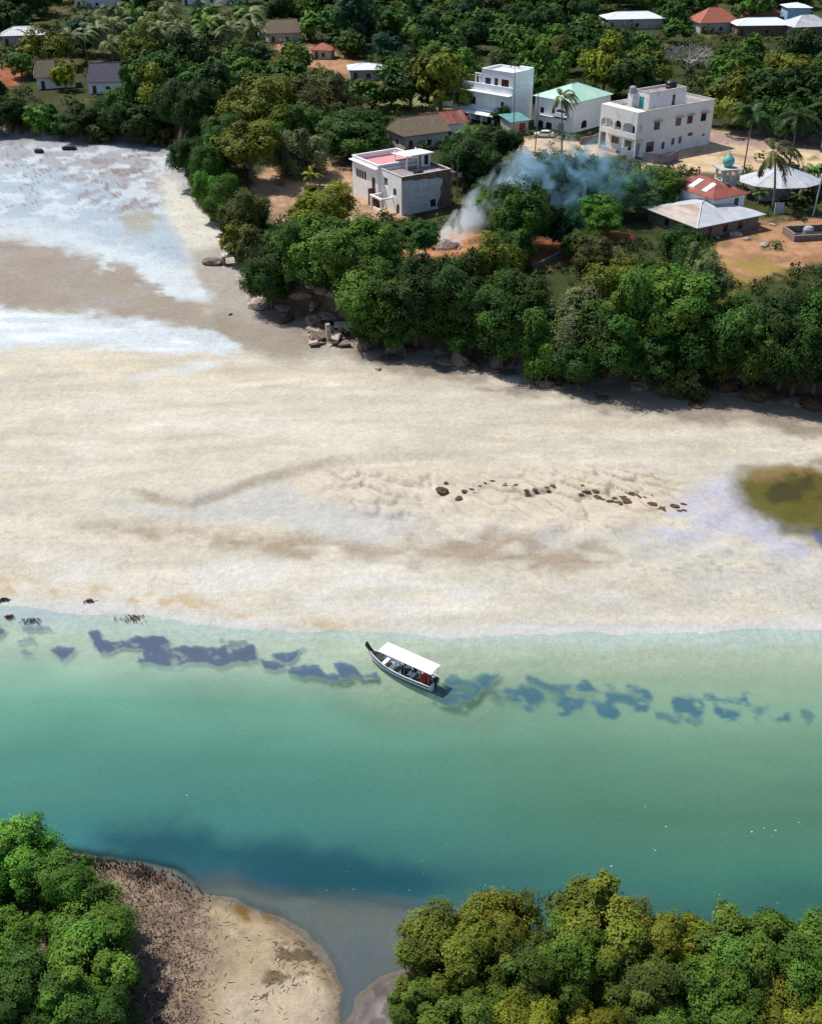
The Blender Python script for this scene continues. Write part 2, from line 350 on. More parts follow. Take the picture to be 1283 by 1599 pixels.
def build_ground():
    ys = np.concatenate([[-254, -250, -244, -236, -226, -214, -200, -185, -170], np.arange(-155, -20, 8), np.arange(-20, 640, 3.0), np.arange(640, 1640, 3.0), np.arange(1640, 2300, 25)])
    xs = np.concatenate([np.arange(-1600, -160, 40), np.arange(-160, 1450, 3.2), np.arange(1450, 2900, 40)])
    px, py = np.meshgrid(xs, ys); X, Y = Pn(px, py, 0.0); X = X.ravel(); Y = Y.ravel(); px = px.ravel(); py = py.ravel()
    Z = height(X, Y)
    nx, ny = len(xs), len(ys)
    i = np.arange(nx * ny).reshape(ny, nx)
    q = np.stack([i[:-1, :-1], i[1:, :-1], i[1:, 1:], i[:-1, 1:]], -1).reshape(-1, 4)
    n1 = fbm(X * .10, Y * .05, 51); n2 = fbm(X * .5, Y * .25, 53); n3 = fbm(X * 1.6, Y * 1.6, 55); n4 = fbm(X * .03, Y * .03, 57)
    col = np.empty((len(X), 3)); col[:] = (.470, .435, .362)
    col *= (1 + .10 * n1 + .10 * n3)[:, None]
    st = fbm(X * .09 + Y * .10, Y * .55 - X * .06, 58, 5); col *= (1 + .40 * st)[:, None]; st2 = fbm(X * .035, Y * .12, 59, 4); col *= (1 + np.array((.22, .30, .42)) * st2[:, None])
    wet = np.zeros(len(X))
    def lay(poly, c, soft=8, warp=14, amt=1.0, w_=0.0, thr=None, seed=60, ws=(1., 1.), sdfv=None, ridge=None):
        d = sdf(poly, px, py) if sdfv is None else sdfv
        wx = fbm(X * .16 * ws[0], Y * .16 * ws[1], seed) * 1.4 + fbm(X * .7, Y * .7, seed + 1) * .7
        a = sstep(-soft, soft, d + warp * wx) * amt
        if thr is not None:   # broken into streaks
            a = a * sstep(thr[0], thr[1], fbm(X * thr[2], Y * thr[3], seed + 5, 5))
        if ridge is not None: a = a * sstep(ridge[0], ridge[0] * .3, np.abs(fbm(X * ridge[1], Y * ridge[2], seed + 6, 4)))
        col[:] = col * (1 - a[:, None]) + np.array(c) * a[:, None]; wet[:] = wet * (1 - a) + w_ * a
    # upper flats: lilac mud, film of water with the reflected sky's blue painted in, red-brown weed lines
    lay([(-900, 180), (330, 215), (330, 350), (-900, 350)], (.265, .28, .315), 14, 10, .9, .25)
    lay([(-900, 265), (60, 262), (160, 285), (260, 330), (320, 420), (200, 420), (0, 350), (-900, 350)], (.31, .375, .44), 14, 18, .95, .55, seed=70)
    lay([(-900, 210), (340, 210), (330, 300), (250, 345), (-900, 300)], (.17, .125, .115), 10, 10, .75, .15, None, 72, ridge=(.022, .20, .10))
    lay([(-900, 212), (330, 212), (330, 300), (200, 340), (-900, 310)], (.19, .145, .14), 10, 10, .65, .15, (.0, .1, .35, .15), 73, ridge=(.045, .45, .2))
    lay([(130, 255), (240, 262), (255, 330), (200, 345), (90, 290)], (.21, .155, .15), 12, 14, .65, .1, (.0, .14, .5, .25), 71)
    lay([(-900, 210), (300, 205), (300, 228), (-900, 222)], (.17, .11, .12), 8, 6, .55, .1, (-.05, .12, .3, .1), 74)
    lay([(-900, 230), (320, 230), (320, 350), (-900, 350)], (.46, .51, .55), 10, 10, .85, .55, (.02, .12, .35, .25), 76)
    lay([(190, 335), (230, 330), (252, 345), (235, 362), (200, 365)], (.31, .30, .235), 8, 14, .8, 0, seed=78)
    # west beach round the point
    lay([(245, 275), (275, 282), (335, 355), (360, 395), (330, 405), (295, 400), (262, 345)], (.52, .505, .44), 14, 14, .9, 0, seed=80)
    lay([(300, 395), (350, 385), (365, 410), (395, 480), (480, 520), (540, 560), (430, 570), (370, 545), (330, 490), (310, 450)], (.30, .275, .245), 10, 10, .95, .1, seed=82)
    # brown wet bar
    lay([(-900, 350), (0, 362), (130, 386), (200, 415), (262, 458), (330, 490), (430, 512), (505, 545), (470, 572), (380, 548), (300, 525), (200, 507), (100, 496), (-900, 470)], (.255, .22, .18), 13, 22, .95, .15, seed=84)
    lay([(-900, 362), (40, 366), (200, 425), (300, 480), (100, 500), (-900, 480)], (.31, .29, .28), 14, 16, .5, .2, (-.1, .2, .12, .1), 86)
    # shallow streaks, the bright sky's reflection painted in as pale colour
    lay([(-900, 335), (0, 346), (110, 362), (180, 385), (235, 400), (300, 436), (325, 468), (285, 470), (215, 425), (140, 398), (60, 378), (-900, 365)], (.44, .495, .53), 12, 22, .95, .55, seed=88)
    lay([(120, 395), (200, 385), (300, 430), (325, 470), (270, 478), (200, 438), (150, 425)], (.47, .525, .555), 8, 10, .9, .3, (-.05, .12, .4, .5), 90)
    lay([(-900, 470), (0, 482), (100, 491), (210, 503), (320, 523), (378, 543), (380, 560), (330, 563), (240, 556), (120, 545), (0, 553), (-900, 560)], (.46, .515, .55), 8, 20, .97, .3, seed=92)
    lay([(-900, 484), (0, 488), (200, 510), (370, 545), (250, 552), (0, 545), (-900, 552)], (.57, .615, .645), 5, 8, .9, .3, (-.05, .1, .12, .5), 89)
    lay([(130, 496), (330, 528), (380, 548), (360, 552), (250, 530), (150, 510)], (.40, .42, .42), 4, 8, .7, .3, (-.03, .08, .25, .4), 93)
    lay([(185, 598), (270, 582), (325, 568), (345, 578), (290, 592), (220, 602)], (.50, .53, .53), 6, 9, .8, .3, seed=94)
    lay([(-900, 556), (300, 565), (350, 600), (0, 620), (-900, 640)], (.56, .50, .38), 22, 14, .6, 0, (-.2, .25, .3, .2), 95)
    # damp trough below the sand-bar lip and the tawny bands
    lay([(120, 786), (300, 796), (420, 762), (560, 742), (700, 762), (640, 835), (560, 860), (430, 820), (250, 812)], (.41, .41, .40), 14, 14, .8, .15, (-.35, -.05, .2, .3), 96)
    lay([(190, 768), (225, 773), (258, 786), (300, 792), (345, 778), (395, 756), (450, 740), (520, 725), (522, 728), (452, 745), (398, 762), (348, 785), (300, 799), (252, 793), (222, 779)], (.36, .29, .21), 3, 5, .6, 0, seed=97)  # brown line under the lip: the step's shadow painted in
    lay([(640, 655), (1283, 660), (1600, 700), (1600, 735), (1283, 720), (900, 715), (700, 700)], (.42, .37, .285), 20, 20, .75, 0, (.0, .14, .10, .45), 133)
    lay([(420, 560), (900, 600), (1283, 660), (1283, 690), (900, 650), (600, 610)], (.40, .355, .285), 18, 20, .7, 0, (-.02, .16, .12, .45), 135)
    lay([(-300, 640), (300, 620), (640, 690), (400, 740), (0, 760), (-300, 770)], (.53, .50, .43), 30, 26, .7, 0, (-.05, .15, .10, .3), 137)
    lay([(-300, 690), (200, 700), (330, 760), (200, 775), (-300, 770)], (.44, .385, .295), 14, 18, .6, 0, (.0, .12, .08, .5), 139)
    lay([(-300, 860), (300, 870), (640, 900), (1000, 930), (600, 960), (200, 930), (-300, 900)], (.52, .51, .48), 26, 24, .75, .05, (-.1, .12, .2, .4), 141)
    lay([(560, 800), (1000, 800), (1130, 870), (1000, 900), (700, 860)], (.40, .37, .33), 24, 20, .7, .05, (-.05, .12, .28, .32), 145)
    lay([(130, 824), (300, 822), (440, 842), (620, 850), (720, 838), (880, 845), (980, 870), (900, 895), (760, 892), (600, 880), (420, 872), (250, 850)], (.29, .235, .17), 16, 30, .9, 0, (-.30, .10, .35, .55), 98)
    lay([(430, 735), (560, 728), (1050, 745), (1085, 800), (900, 835), (640, 800), (470, 790)], (.50, .44, .35), 14, 12, .7, .05, seed=100)
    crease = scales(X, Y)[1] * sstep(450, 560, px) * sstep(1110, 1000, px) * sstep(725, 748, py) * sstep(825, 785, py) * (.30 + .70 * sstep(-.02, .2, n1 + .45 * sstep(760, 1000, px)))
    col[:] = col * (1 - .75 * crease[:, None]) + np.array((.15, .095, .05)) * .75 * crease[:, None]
    lay([(430, 735), (431, 735), (431, 736)], (.5, .4, .3), 1, 1, 0, 0, seed=100)
    lay([(860, 830), (1080, 850), (1300, 880), (1300, 960), (1000, 930), (860, 880)], (.41, .40, .365), 30, 24, .75, .05, (-.25, .1, .2, .4), 101)
    lay([(600, 790), (1300, 800), (1300, 960), (1000, 935), (620, 900)], (.30, .27, .23), 30, 20, .55, .1, None, 160, ridge=(.016, .16, .34))
    lay([(-300, 800), (560, 800), (640, 880), (300, 930), (-300, 900)], (.33, .29, .235), 30, 20, .45, .1, None, 162, ridge=(.010, .12, .40))
    lay([(560, 600), (1283, 660), (1600, 700), (1600, 735), (700, 720), (520, 650)], (.34, .30, .235), 24, 20, .45, .05, None, 164, ridge=(.010, .12, .40))
    lay([(-900, 215), (330, 222), (330, 400), (300, 440), (160, 380), (-900, 350)], (.27, .27, .31), 12, 10, .55, .2, None, 166, ridge=(.014, .16, .34))
    # olive pool and its lilac wet margin
    lay([(1050, 790), (1090, 762), (1150, 745), (1283, 790), (1700, 760), (1700, 905), (1283, 880), (1180, 862), (1090, 850), (1000, 850)], (.38, .38, .45), 18, 22, .9, .4, (-.25, 0, .2, .3), 102)
    lay([(1146, 752), (1185, 738), (1283, 724), (1800, 700), (1800, 850), (1283, 842), (1215, 832), (1165, 812), (1150, 780)], (.095, .085, .014), 22, 26, 1, .7, seed=104)
    lay([(1146, 745), (1283, 722), (1800, 700), (1800, 850), (1220, 835)], (.040, .036, .010), 16, 14, .85, .7, (-.10, .14, .30, .22), 105)
    lay([(1146, 752), (1180, 738), (1283, 722), (1500, 715), (1500, 735), (1283, 745), (1190, 765)], (.20, .13, .05), 8, 12, .8, .5, (-.1, .1, .5, .4), 107)
    lay([(1262, 835), (1300, 830), (1500, 850), (1500, 870), (1283, 860)], (.10, .11, .20), 5, 6, .9, .9, seed=106)
    # tide line of dry weed, pale margin
    lay([(-900, 880), (0, 905), (150, 912), (260, 925), (400, 955), (600, 985), (420, 985), (250, 955), (100, 930), (-900, 920)], (.42, .325, .205), 12, 20, .9, 0, (-.02, .14, .6, .7), 108)
    lay([(-900, 925), (0, 935), (160, 938), (330, 962), (560, 985), (700, 978), (1283, 968), (1900, 960), (1900, 1020), (1283, 1010), (640, 1005), (300, 1000), (0, 975), (-900, 975)], (.45, .46, .455), 10, 12, .8, .15, seed=110)
    lay([(600, 968), (850, 972), (1100, 974), (1283, 972), (1283, 976), (1100, 979), (850, 977), (600, 973)], (.40, .40, .38), 1.6, 9, .75, .2, (-.1, .05, .25, .3), 111)
    # damp grey foot of the big bank, its shadow band painted into the sand colour
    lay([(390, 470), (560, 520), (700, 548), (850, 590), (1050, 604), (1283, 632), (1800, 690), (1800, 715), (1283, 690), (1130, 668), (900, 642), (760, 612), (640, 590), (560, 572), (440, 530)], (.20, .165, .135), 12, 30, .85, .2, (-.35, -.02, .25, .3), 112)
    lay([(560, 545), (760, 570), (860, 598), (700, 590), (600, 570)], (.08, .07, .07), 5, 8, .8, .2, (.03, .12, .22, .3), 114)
    lay([(880, 600), (1100, 612), (1283, 640), (1283, 668), (1050, 650), (930, 628)], (.26, .225, .185), 9, 16, .75, .1, (-.1, .1, .25, .4), 116)
    # grooves drawn by the tide on the pale flat
    for k in range(9):
        x0 = random.uniform(-50, 900); y0 = random.uniform(600, 740); L_ = random.uniform(120, 420); sl_ = random.uniform(-.12, .03)
        lay([(x0, y0), (x0 + L_, y0 + sl_ * L_), (x0 + L_, y0 + sl_ * L_ + 4), (x0, y0 + 4)], (.60, .54, .45), 2, 7, .7, 0, (-.1, .15, .15, .15), 120 + k)
    lay([(60, 797), (160, 771), (163, 774), (64, 800)], (.50, .45, .37), 1.5, 2, .8, 0, seed=131)
    # river bed
    bed = sstep(0.02, -.9, Z)
    col[:] = col * (1 - bed[:, None] * .75) + np.array((.17, .27, .185)) * bed[:, None] * .75
    # near sand bar, mud and litter
    sb = sdf(BAR, X, Y)
    a = sstep(-.6, .5, sb); c = np.array((.34, .265, .175)) * (1 + .45 * n3 + .2 * n2)[:, None]
    col[:] = col * (1 - a[:, None]) + c * a[:, None]
    lay([(100, 1335), (200, 1350), (280, 1375), (330, 1430), (330, 1600), (150, 1700), (-300, 1700), (-300, 1340)], (.15, .105, .085), 34, 60, .85, 0, seed=140, ws=(4, 4))
    lay([(100, 1335), (200, 1350), (280, 1375), (330, 1430), (330, 1600), (150, 1700), (-300, 1700), (-300, 1340)], (.30, .225, .16), 14, 30, .75, 0, (.0, .1, 1.0, 1.6), 147)
    lay([(355, 1412), (400, 1405), (440, 1420), (435, 1440), (380, 1442)], (.20, .125, .03), 7, 16, .9, 0, (-.2, .1, .9, .9), 142)
    lay([(345, 1545), (480, 1530), (530, 1560), (520, 1640), (350, 1640)], (.42, .35, .27), 14, 10, .6, 0, seed=143)
    lay([(440, 1470), (500, 1480), (505, 1520), (470, 1530), (430, 1545), (400, 1560)], (.10, .075, .045), 7, 10, .85, 0, (.05, .12, 1.2, 1.2), 144)
    se = sdf(EAST, X, Y); a = sstep(-.8, .8, se); c = np.array((.19, .165, .16)) * (1 + .5 * n3)[:, None]
    col[:] = col * (1 - a[:, None]) + c * a[:, None]; wet[:] = np.maximum(wet, .3 * a * (sb < 0))
    shal = sstep(-7, -1, sb) * sstep(.3, -.3, sb) + sstep(-4, -.5, se) * sstep(.3, -.3, se)
    shal = np.clip(np.maximum(shal, sstep(-2, 1, sdf(SHELF, X, Y))) * (sb < .2) * (se < .2), 0, 1); col[:] = col * (1 - shal[:, None] * .8) + np.array((.20, .175, .15)) * shal[:, None] * .8
    edge = sstep(1.3, .3, np.abs(sb - .1)) + sstep(1.6, .3, np.abs(se - .1)); col *= (1 - .42 * np.clip(edge, 0, 1) * (py > 1290))[:, None]
    lay(EAST_PX, (.085, .07, .065), 6, 10, .85, .3, (-.04, .1, .9, .9), 149)
    # land
    sl_ = sdf(LAND, X, Y) + fbm(X * .12, Y * .12, 3) * 2.5 + fbm(X * .6, Y * .6, 5) * .6
    a = sstep(-.2, .5, sl_)
    g = np.array((.042, .052, .018)) * (1 + .7 * n2 + .4 * n3)[:, None] + np.array((.05, .035, .015)) * sstep(.0, .25, n1)[:, None]
    bank = sstep(5.0, 2.5, sl_)[:, None]
    g = g * (1 - bank) + np.array((.105, .075, .055)) * (1 + 1.0 * n3 + .6 * n2)[:, None] * bank
    col[:] = col * (1 - a[:, None]) + g * a[:, None]; wet[:] *= 1 - a
    earth = {'west_yard': (.42, .265, .165), 'car_yard': (.55, .42, .28), 'court': (.53, .39, .255), 'red_yard': (.30, .115, .052), 'east_yard': (.36, .195, .11),
             'heap_yard': (.45, .21, .10), 'hut_yard': (.32, .11, .06), 'meadow': (.20, .20, .09), 'far_yard': (.36, .20, .11)}
    for k, (nm, c) in enumerate(earth.items()):
        c2 = np.array(c)
        lay(YARDS0[nm], c2, 5, 16, .95, 0, seed=150 + 7 * k)
        lay(YARDS0[nm], c2 * np.array((.62, .6, .62)), 8, 18, .7, 0, (.0, .15, .25, .2), 154 + 7 * k)
        lay(YARDS0[nm], np.array((.10, .10, .04)), 10, 22, .75, 0, (.06, .2, .35, .3) if nm not in ('court', 'car_yard') else (.16, .28, .35, .3), 155 + 7 * k)
        lay(YARDS0[nm], c2 * np.array((1.2, 1.25, 1.3)), 8, 18, .6, 0, (.03, .14, .6, .5), 157 + 7 * k)
    # the shaded violet-grey upper side of the court, rubbly lane of the east yard
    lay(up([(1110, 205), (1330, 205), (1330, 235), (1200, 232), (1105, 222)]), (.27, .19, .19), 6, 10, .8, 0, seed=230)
    lay(up([(1118, 400), (1190, 400), (1230, 430), (1150, 452), (1116, 440)]), (.26, .19, .05), 8, 14, .8, 0, (-.12, .1, .5, .4), 233)
    col = np.clip(col, .004, .92)
    rgba = np.concatenate([col, np.ones((len(X), 1))], 1)
    m, t, b = new_mat('ground_surface')
    at = N(t, 'ShaderNodeAttribute', attribute_name='albedo'); wa = N(t, 'ShaderNodeAttribute', attribute_name='wet')
    c = mul_noise(t, at.outputs['Color'], 6.5, .86, 1.12, 'Object', 5)
    c = mul_noise(t, c, 1.4, .90, 1.09, 'Object', 6)
    c = mul_noise(t, c, .22, .93, 1.07, 'Object', 5)
    t.links.new(c, b.inputs['Base Color'])
    mr = N(t, 'ShaderNodeMapRange'); mr.inputs[3].default_value = .95; mr.inputs[4].default_value = .25
    t.links.new(wa.outputs['Fac'], mr.inputs[0]); t.links.new(mr.outputs[0], b.inputs['Roughness'])
    ms = N(t, 'ShaderNodeMapRange'); ms.inputs[3].default_value = .08; ms.inputs[4].default_value = .35
    t.links.new(wa.outputs['Fac'], ms.inputs[0]); t.links.new(ms.outputs[0], b.inputs['Specular IOR Level'])
    tc = N(t, 'ShaderNodeTexCoord'); nz = N(t, 'ShaderNodeTexNoise'); nz.inputs['Scale'].default_value = 1.7; nz.inputs['Detail'].default_value = 8; nz.inputs['Roughness'].default_value = .7
    t.links.new(tc.outputs['Object'], nz.inputs['Vector'])
    bp = N(t, 'ShaderNodeBump'); bp.inputs['Distance'].default_value = .16
    bs = N(t, 'ShaderNodeMapRange'); bs.inputs[3].default_value = .85; bs.inputs[4].default_value = .05
    t.links.new(wa.outputs['Fac'], bs.inputs[0]); t.links.new(bs.outputs[0], bp.inputs['Strength'])
    t.links.new(nz.outputs[0], bp.inputs['Height']); t.links.new(bp.outputs[0], b.inputs['Normal'])
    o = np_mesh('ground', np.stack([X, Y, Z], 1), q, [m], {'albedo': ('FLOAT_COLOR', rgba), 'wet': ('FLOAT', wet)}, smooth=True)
    tagp(o, 'pale tidal sand, river bed and wooded land sheet', 'ground', kind='structure')
    # ---- the river: the same grid, only where the bed lies below the water
    wz = Z.reshape(ny, nx); under = (wz[:-1, :-1] < .02) | (wz[1:, :-1] < .02) | (wz[1:, 1:] < .02) | (wz[:-1, 1:] < .02)
    pyc = py.reshape(ny, nx)[:-1, :-1]; under &= pyc > 900
    qq = q[under.ravel()]; used, inv = np.unique(qq, return_inverse=True); qq = inv.reshape(-1, 4)
    x, y, zz, u, v = X[used], Y[used], Z[used], px[used], py[used]
    wn = fbm(x * .10, y * .10, 301); wn2 = fbm(x * .35, y * .35, 303)
    stops = [940, 1012, 1055, 1100, 1180, 1270, 1330, 1370, 1410, 1500]
    left = np.array([(.44, .52, .50), (.40, .55, .47), (.215, .375, .29), (.112, .260, .195), (.062, .185, .145), (.042, .145, .130), (.030, .115, .125), (.012, .062, .10), (.03, .10, .12), (.10, .13, .12)])
    right = np.array([(.46, .50, .42), (.42, .51, .40), (.28, .385, .28), (.170, .285, .20), (.090, .195, .130), (.060, .150, .098), (.052, .145, .105), (.038, .130, .098), (.03, .10, .085), (.03, .12, .10)])
    vv = v + wn * 50
    wl = np.stack([np.interp(vv, stops, left[:, k]) for k in range(3)], 1); wr = np.stack([np.interp(vv, stops, right[:, k]) for k in range(3)], 1)
    k = sstep(250, 1150, u + wn * 300)[:, None]; wc = wl * (1 - k) + wr * k
    op = sstep(.02, -1.05, zz + .05 * wn2) * .95
    def wlay(poly, c, soft, warp, amt, seed, opac=None, thr=None, sx=.22, grow=0.0):
        d = sdf(poly, u, v) + grow; wx = fbm(x * sx, y * sx, seed, 3) * 1.6 + fbm(x * .9, y * .9, seed + 1) * .5
        a = sstep(-soft, soft, d + warp * wx) * amt
        if thr is not None: a = a * sstep(thr[0], thr[1], fbm(x * thr[2], y * thr[3], seed + 5, 4))
        wc[:] = wc * (1 - a[:, None]) + np.array(c) * a[:, None]
        if opac is not None: op[:] = op * (1 - a) + opac * a
    clr = sstep(-40, 40, sdf([(480, 1010), (720, 1020), (800, 1080), (760, 1130), (600, 1125), (480, 1060)], u, v)); op *= 1 - .68 * clr
    # sea-grass beds under the shallows
    SG = (.066, .088, .155); SG2 = (.045, .115, .155)
    zl = lambda L: [(a / 2.005, 880 + b / 2.005) for a, b in L]; zr = lambda L: [(640 + a / 1.995, 1000 + b / 1.995) for a, b in L]
    for k_, L_ in enumerate((
        [(283, 215), (315, 208), (335, 212), (325, 232), (390, 240), (425, 232), (470, 228), (515, 222), (528, 240), (510, 255), (560, 258), (590, 250), (625, 253), (680, 262), (700, 250), (730, 262), (790, 255), (800, 280), (840, 300), (890, 325), (860, 338), (825, 330), (810, 310), (760, 312), (690, 325), (650, 315), (600, 312), (550, 320), (500, 315), (430, 308), (425, 285), (440, 278), (380, 270), (345, 280), (310, 282), (295, 255), (300, 240)],
        [(850, 280), (890, 278), (945, 265), (930, 290), (920, 318), (960, 315), (995, 322), (1000, 335), (1035, 345), (1060, 345), (1040, 310), (1065, 303), (1110, 322), (1130, 340), (1180, 350), (1200, 370), (1160, 365), (1110, 360), (1080, 372), (1050, 368), (1010, 350), (940, 355), (910, 340), (900, 320), (870, 305), (845, 290)],
        [(150, 268), (190, 250), (240, 262), (215, 300), (190, 302), (165, 285)], [(-60, 180), (0, 190), (25, 200), (15, 218), (0, 225), (-60, 230)], [(70, 200), (110, 188), (150, 195), (180, 215), (120, 215), (85, 212)], [(60, 240), (100, 225), (110, 240), (70, 248)], [(72, 278), (110, 278), (105, 285), (80, 287)], [(690, 240), (720, 235), (740, 250), (770, 240), (775, 250), (730, 258)])):
        wlay(zl(L_), SG if k_ != 1 else (.058, .10, .17), 2.2, 9, .72 if k_ in (4, 5, 6, 7) else .95, 310 + 3 * k_, .9, (-.42, -.12, 1.1, 1.6), sx=.9)
    for k_, L_ in enumerate((
        [(105, 115), (170, 120), (230, 140), (215, 175), (160, 205), (105, 195), (60, 170)], [(170, 110), (280, 105), (275, 120), (240, 130)], [(230, 135), (300, 145), (420, 160), (415, 190), (360, 215), (340, 190), (270, 175)], [(370, 115), (440, 140), (490, 150), (480, 170), (440, 165)], [(480, 135), (560, 140), (600, 155), (640, 160), (650, 175), (600, 170), (540, 160)],
        [(430, 195), (490, 180), (560, 180), (640, 215), (630, 240), (590, 230), (560, 200), (480, 225)], [(620, 170), (690, 160), (750, 190), (740, 230), (700, 235), (670, 200), (620, 190)], [(680, 145), (740, 165), (750, 178), (700, 165)], [(820, 190), (870, 178), (910, 200), (905, 240), (870, 240), (830, 215)], [(940, 190), (960, 210), (1030, 225), (1025, 250), (985, 250), (950, 225)], [(920, 180), (1050, 175), (1045, 190), (960, 192)],
        [(1120, 230), (1175, 230), (1180, 255), (1140, 258)], [(1075, 245), (1105, 250), (1100, 265), (1078, 262)], [(760, 225), (830, 240), (820, 250), (770, 240)], [(1040, 160), (1100, 170), (1090, 178)], [(1230, 225), (1265, 235), (1245, 248)], [(580, 120), (650, 145), (640, 152), (590, 130)], [(1060, 205), (1110, 215), (1100, 228), (1070, 220)])):
        wlay(zr(L_), SG2, 5, 15, .95 if k_ < 12 else .7, 340 + 3 * k_, .92, (-.36, -.06, .9, 1.4), sx=.75, grow=1.2)
    wlay([(0, 945), (120, 952), (130, 972), (40, 968), (0, 965)], (.40, .46, .66), 10, 8, .6, 330, .5)
    # deep channel close to the near bank, milky shallows beside it
    wlay([(150, 1300), (330, 1300), (560, 1330), (720, 1380), (640, 1405), (440, 1380), (330, 1358), (200, 1345)], (.010, .062, .080), 30, 40, .85, 334, .96)
    wlay([(150, 1290), (-400, 1240), (-400, 1345), (120, 1350)], (.032, .17, .19), 40, 20, .5, 336)
    wlay([(280, 1372), (450, 1388), (560, 1402), (690, 1424), (790, 1460), (640, 1530), (540, 1600), (520, 1520), (440, 1432)], (.10, .125, .13), 18, 22, .85, 337, .6)
    wlay([(520, 1480), (560, 1460), (600, 1490), (570, 1540), (545, 1570), (535, 1520)], (.085, .105, .13), 26, 26, .75, 338, .8)
    m, t, b = new_mat('river_water')
    at = N(t, 'ShaderNodeAttribute', attribute_name='tint'); oa = N(t, 'ShaderNodeAttribute', attribute_name='murk')
    c = mul_noise(t, at.outputs['Color'], 3.2, .93, 1.06, 'Object', 5, (.6, 1.6, 1)); c = mul_noise(t, c, .12, .92, 1.08, 'Object', 4, (.4, 1.3, 1))
    # sun glints on the ripples, painted as pale flecks
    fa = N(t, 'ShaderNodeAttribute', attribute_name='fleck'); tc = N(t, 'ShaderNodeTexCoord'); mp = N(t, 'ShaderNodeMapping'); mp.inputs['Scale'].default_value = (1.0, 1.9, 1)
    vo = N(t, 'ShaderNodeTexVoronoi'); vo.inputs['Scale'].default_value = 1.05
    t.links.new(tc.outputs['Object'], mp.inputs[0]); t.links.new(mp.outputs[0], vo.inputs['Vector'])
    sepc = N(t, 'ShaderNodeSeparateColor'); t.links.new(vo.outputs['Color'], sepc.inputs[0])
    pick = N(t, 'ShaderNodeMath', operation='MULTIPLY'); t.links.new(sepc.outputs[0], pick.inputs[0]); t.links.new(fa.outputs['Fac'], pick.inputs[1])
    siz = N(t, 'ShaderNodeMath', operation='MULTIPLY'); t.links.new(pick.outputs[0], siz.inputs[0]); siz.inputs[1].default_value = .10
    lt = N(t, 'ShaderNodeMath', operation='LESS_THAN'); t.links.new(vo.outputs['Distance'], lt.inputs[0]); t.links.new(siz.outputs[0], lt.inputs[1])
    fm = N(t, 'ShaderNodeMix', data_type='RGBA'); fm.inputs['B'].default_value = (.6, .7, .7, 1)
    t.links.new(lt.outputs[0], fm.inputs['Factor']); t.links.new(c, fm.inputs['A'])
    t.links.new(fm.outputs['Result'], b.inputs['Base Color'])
    b.inputs['Roughness'].default_value = .10; b.inputs['IOR'].default_value = 1.33; b.inputs['Specular IOR Level'].default_value = .3
    nz = N(t, 'ShaderNodeTexNoise'); nz.inputs['Scale'].default_value = 1.5; nz.inputs['Detail'].default_value = 5
    mp2 = N(t, 'ShaderNodeMapping'); mp2.inputs['Scale'].default_value = (1, 1.6, 1); t.links.new(tc.outputs['Object'], mp2.inputs[0]); t.links.new(mp2.outputs[0], nz.inputs['Vector'])
    bp = N(t, 'ShaderNodeBump'); bp.inputs['Strength'].default_value = .25; bp.inputs['Distance'].default_value = .04
    t.links.new(nz.outputs[0], bp.inputs['Height']); t.links.new(bp.outputs[0], b.inputs['Normal'])
    trn = N(t, 'ShaderNodeBsdfTransparent'); trn.inputs[0].default_value = (.86, .95, .92, 1); mx = N(t, 'ShaderNodeMixShader'); out = t.nodes['Material Output']
    t.links.new(oa.outputs['Fac'], mx.inputs[0]); t.links.new(trn.outputs[0], mx.inputs[1]); t.links.new(b.outputs[0], mx.inputs[2]); t.links.new(mx.outputs[0], out.inputs[0])
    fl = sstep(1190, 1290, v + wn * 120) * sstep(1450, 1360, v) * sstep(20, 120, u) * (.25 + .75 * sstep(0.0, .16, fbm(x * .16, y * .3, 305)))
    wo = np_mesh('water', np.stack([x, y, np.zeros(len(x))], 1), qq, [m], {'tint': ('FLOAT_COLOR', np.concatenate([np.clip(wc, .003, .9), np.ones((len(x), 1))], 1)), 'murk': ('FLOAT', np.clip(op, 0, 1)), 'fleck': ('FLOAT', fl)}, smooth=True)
    tagp(wo, 'turquoise river channel with violet sea grass beds in its shallows', 'water', kind='structure')
build_ground()
# ------------------------------------------------------------------ buildings
def rect(s0, z0, s1, z1): return [(s0, z0), (s1, z0), (s1, z1), (s0, z1)]
def arch(s0, z0, s1, z1, rise=.6):
    r = (s1 - s0) / 2; c = (s0 + s1) / 2
    return [(s0, z0), (s1, z0)] + [(c + r * math.cos(a), z1 - rise + rise * math.sin(a)) for a in [math.pi * k / 8 for k in range(0, 9)]]
def face_frame(face, x0, y0, x1, y1, z0):
    if face == 'f': return Vector((x0, y0, z0)), Vector((1, 0, 0)), Vector((0, -1, 0)), x1 - x0
    if face == 'l': return Vector((x0, y0, z0)), Vector((0, 1, 0)), Vector((-1, 0, 0)), y1 - y0
    if face == 'r': return Vector((x1, y0, z0)), Vector((0, 1, 0)), Vector((1, 0, 0)), y1 - y0
    return Vector((x0, y1, z0)), Vector((1, 0, 0)), Vector((0, 1, 0)), x1 - x0
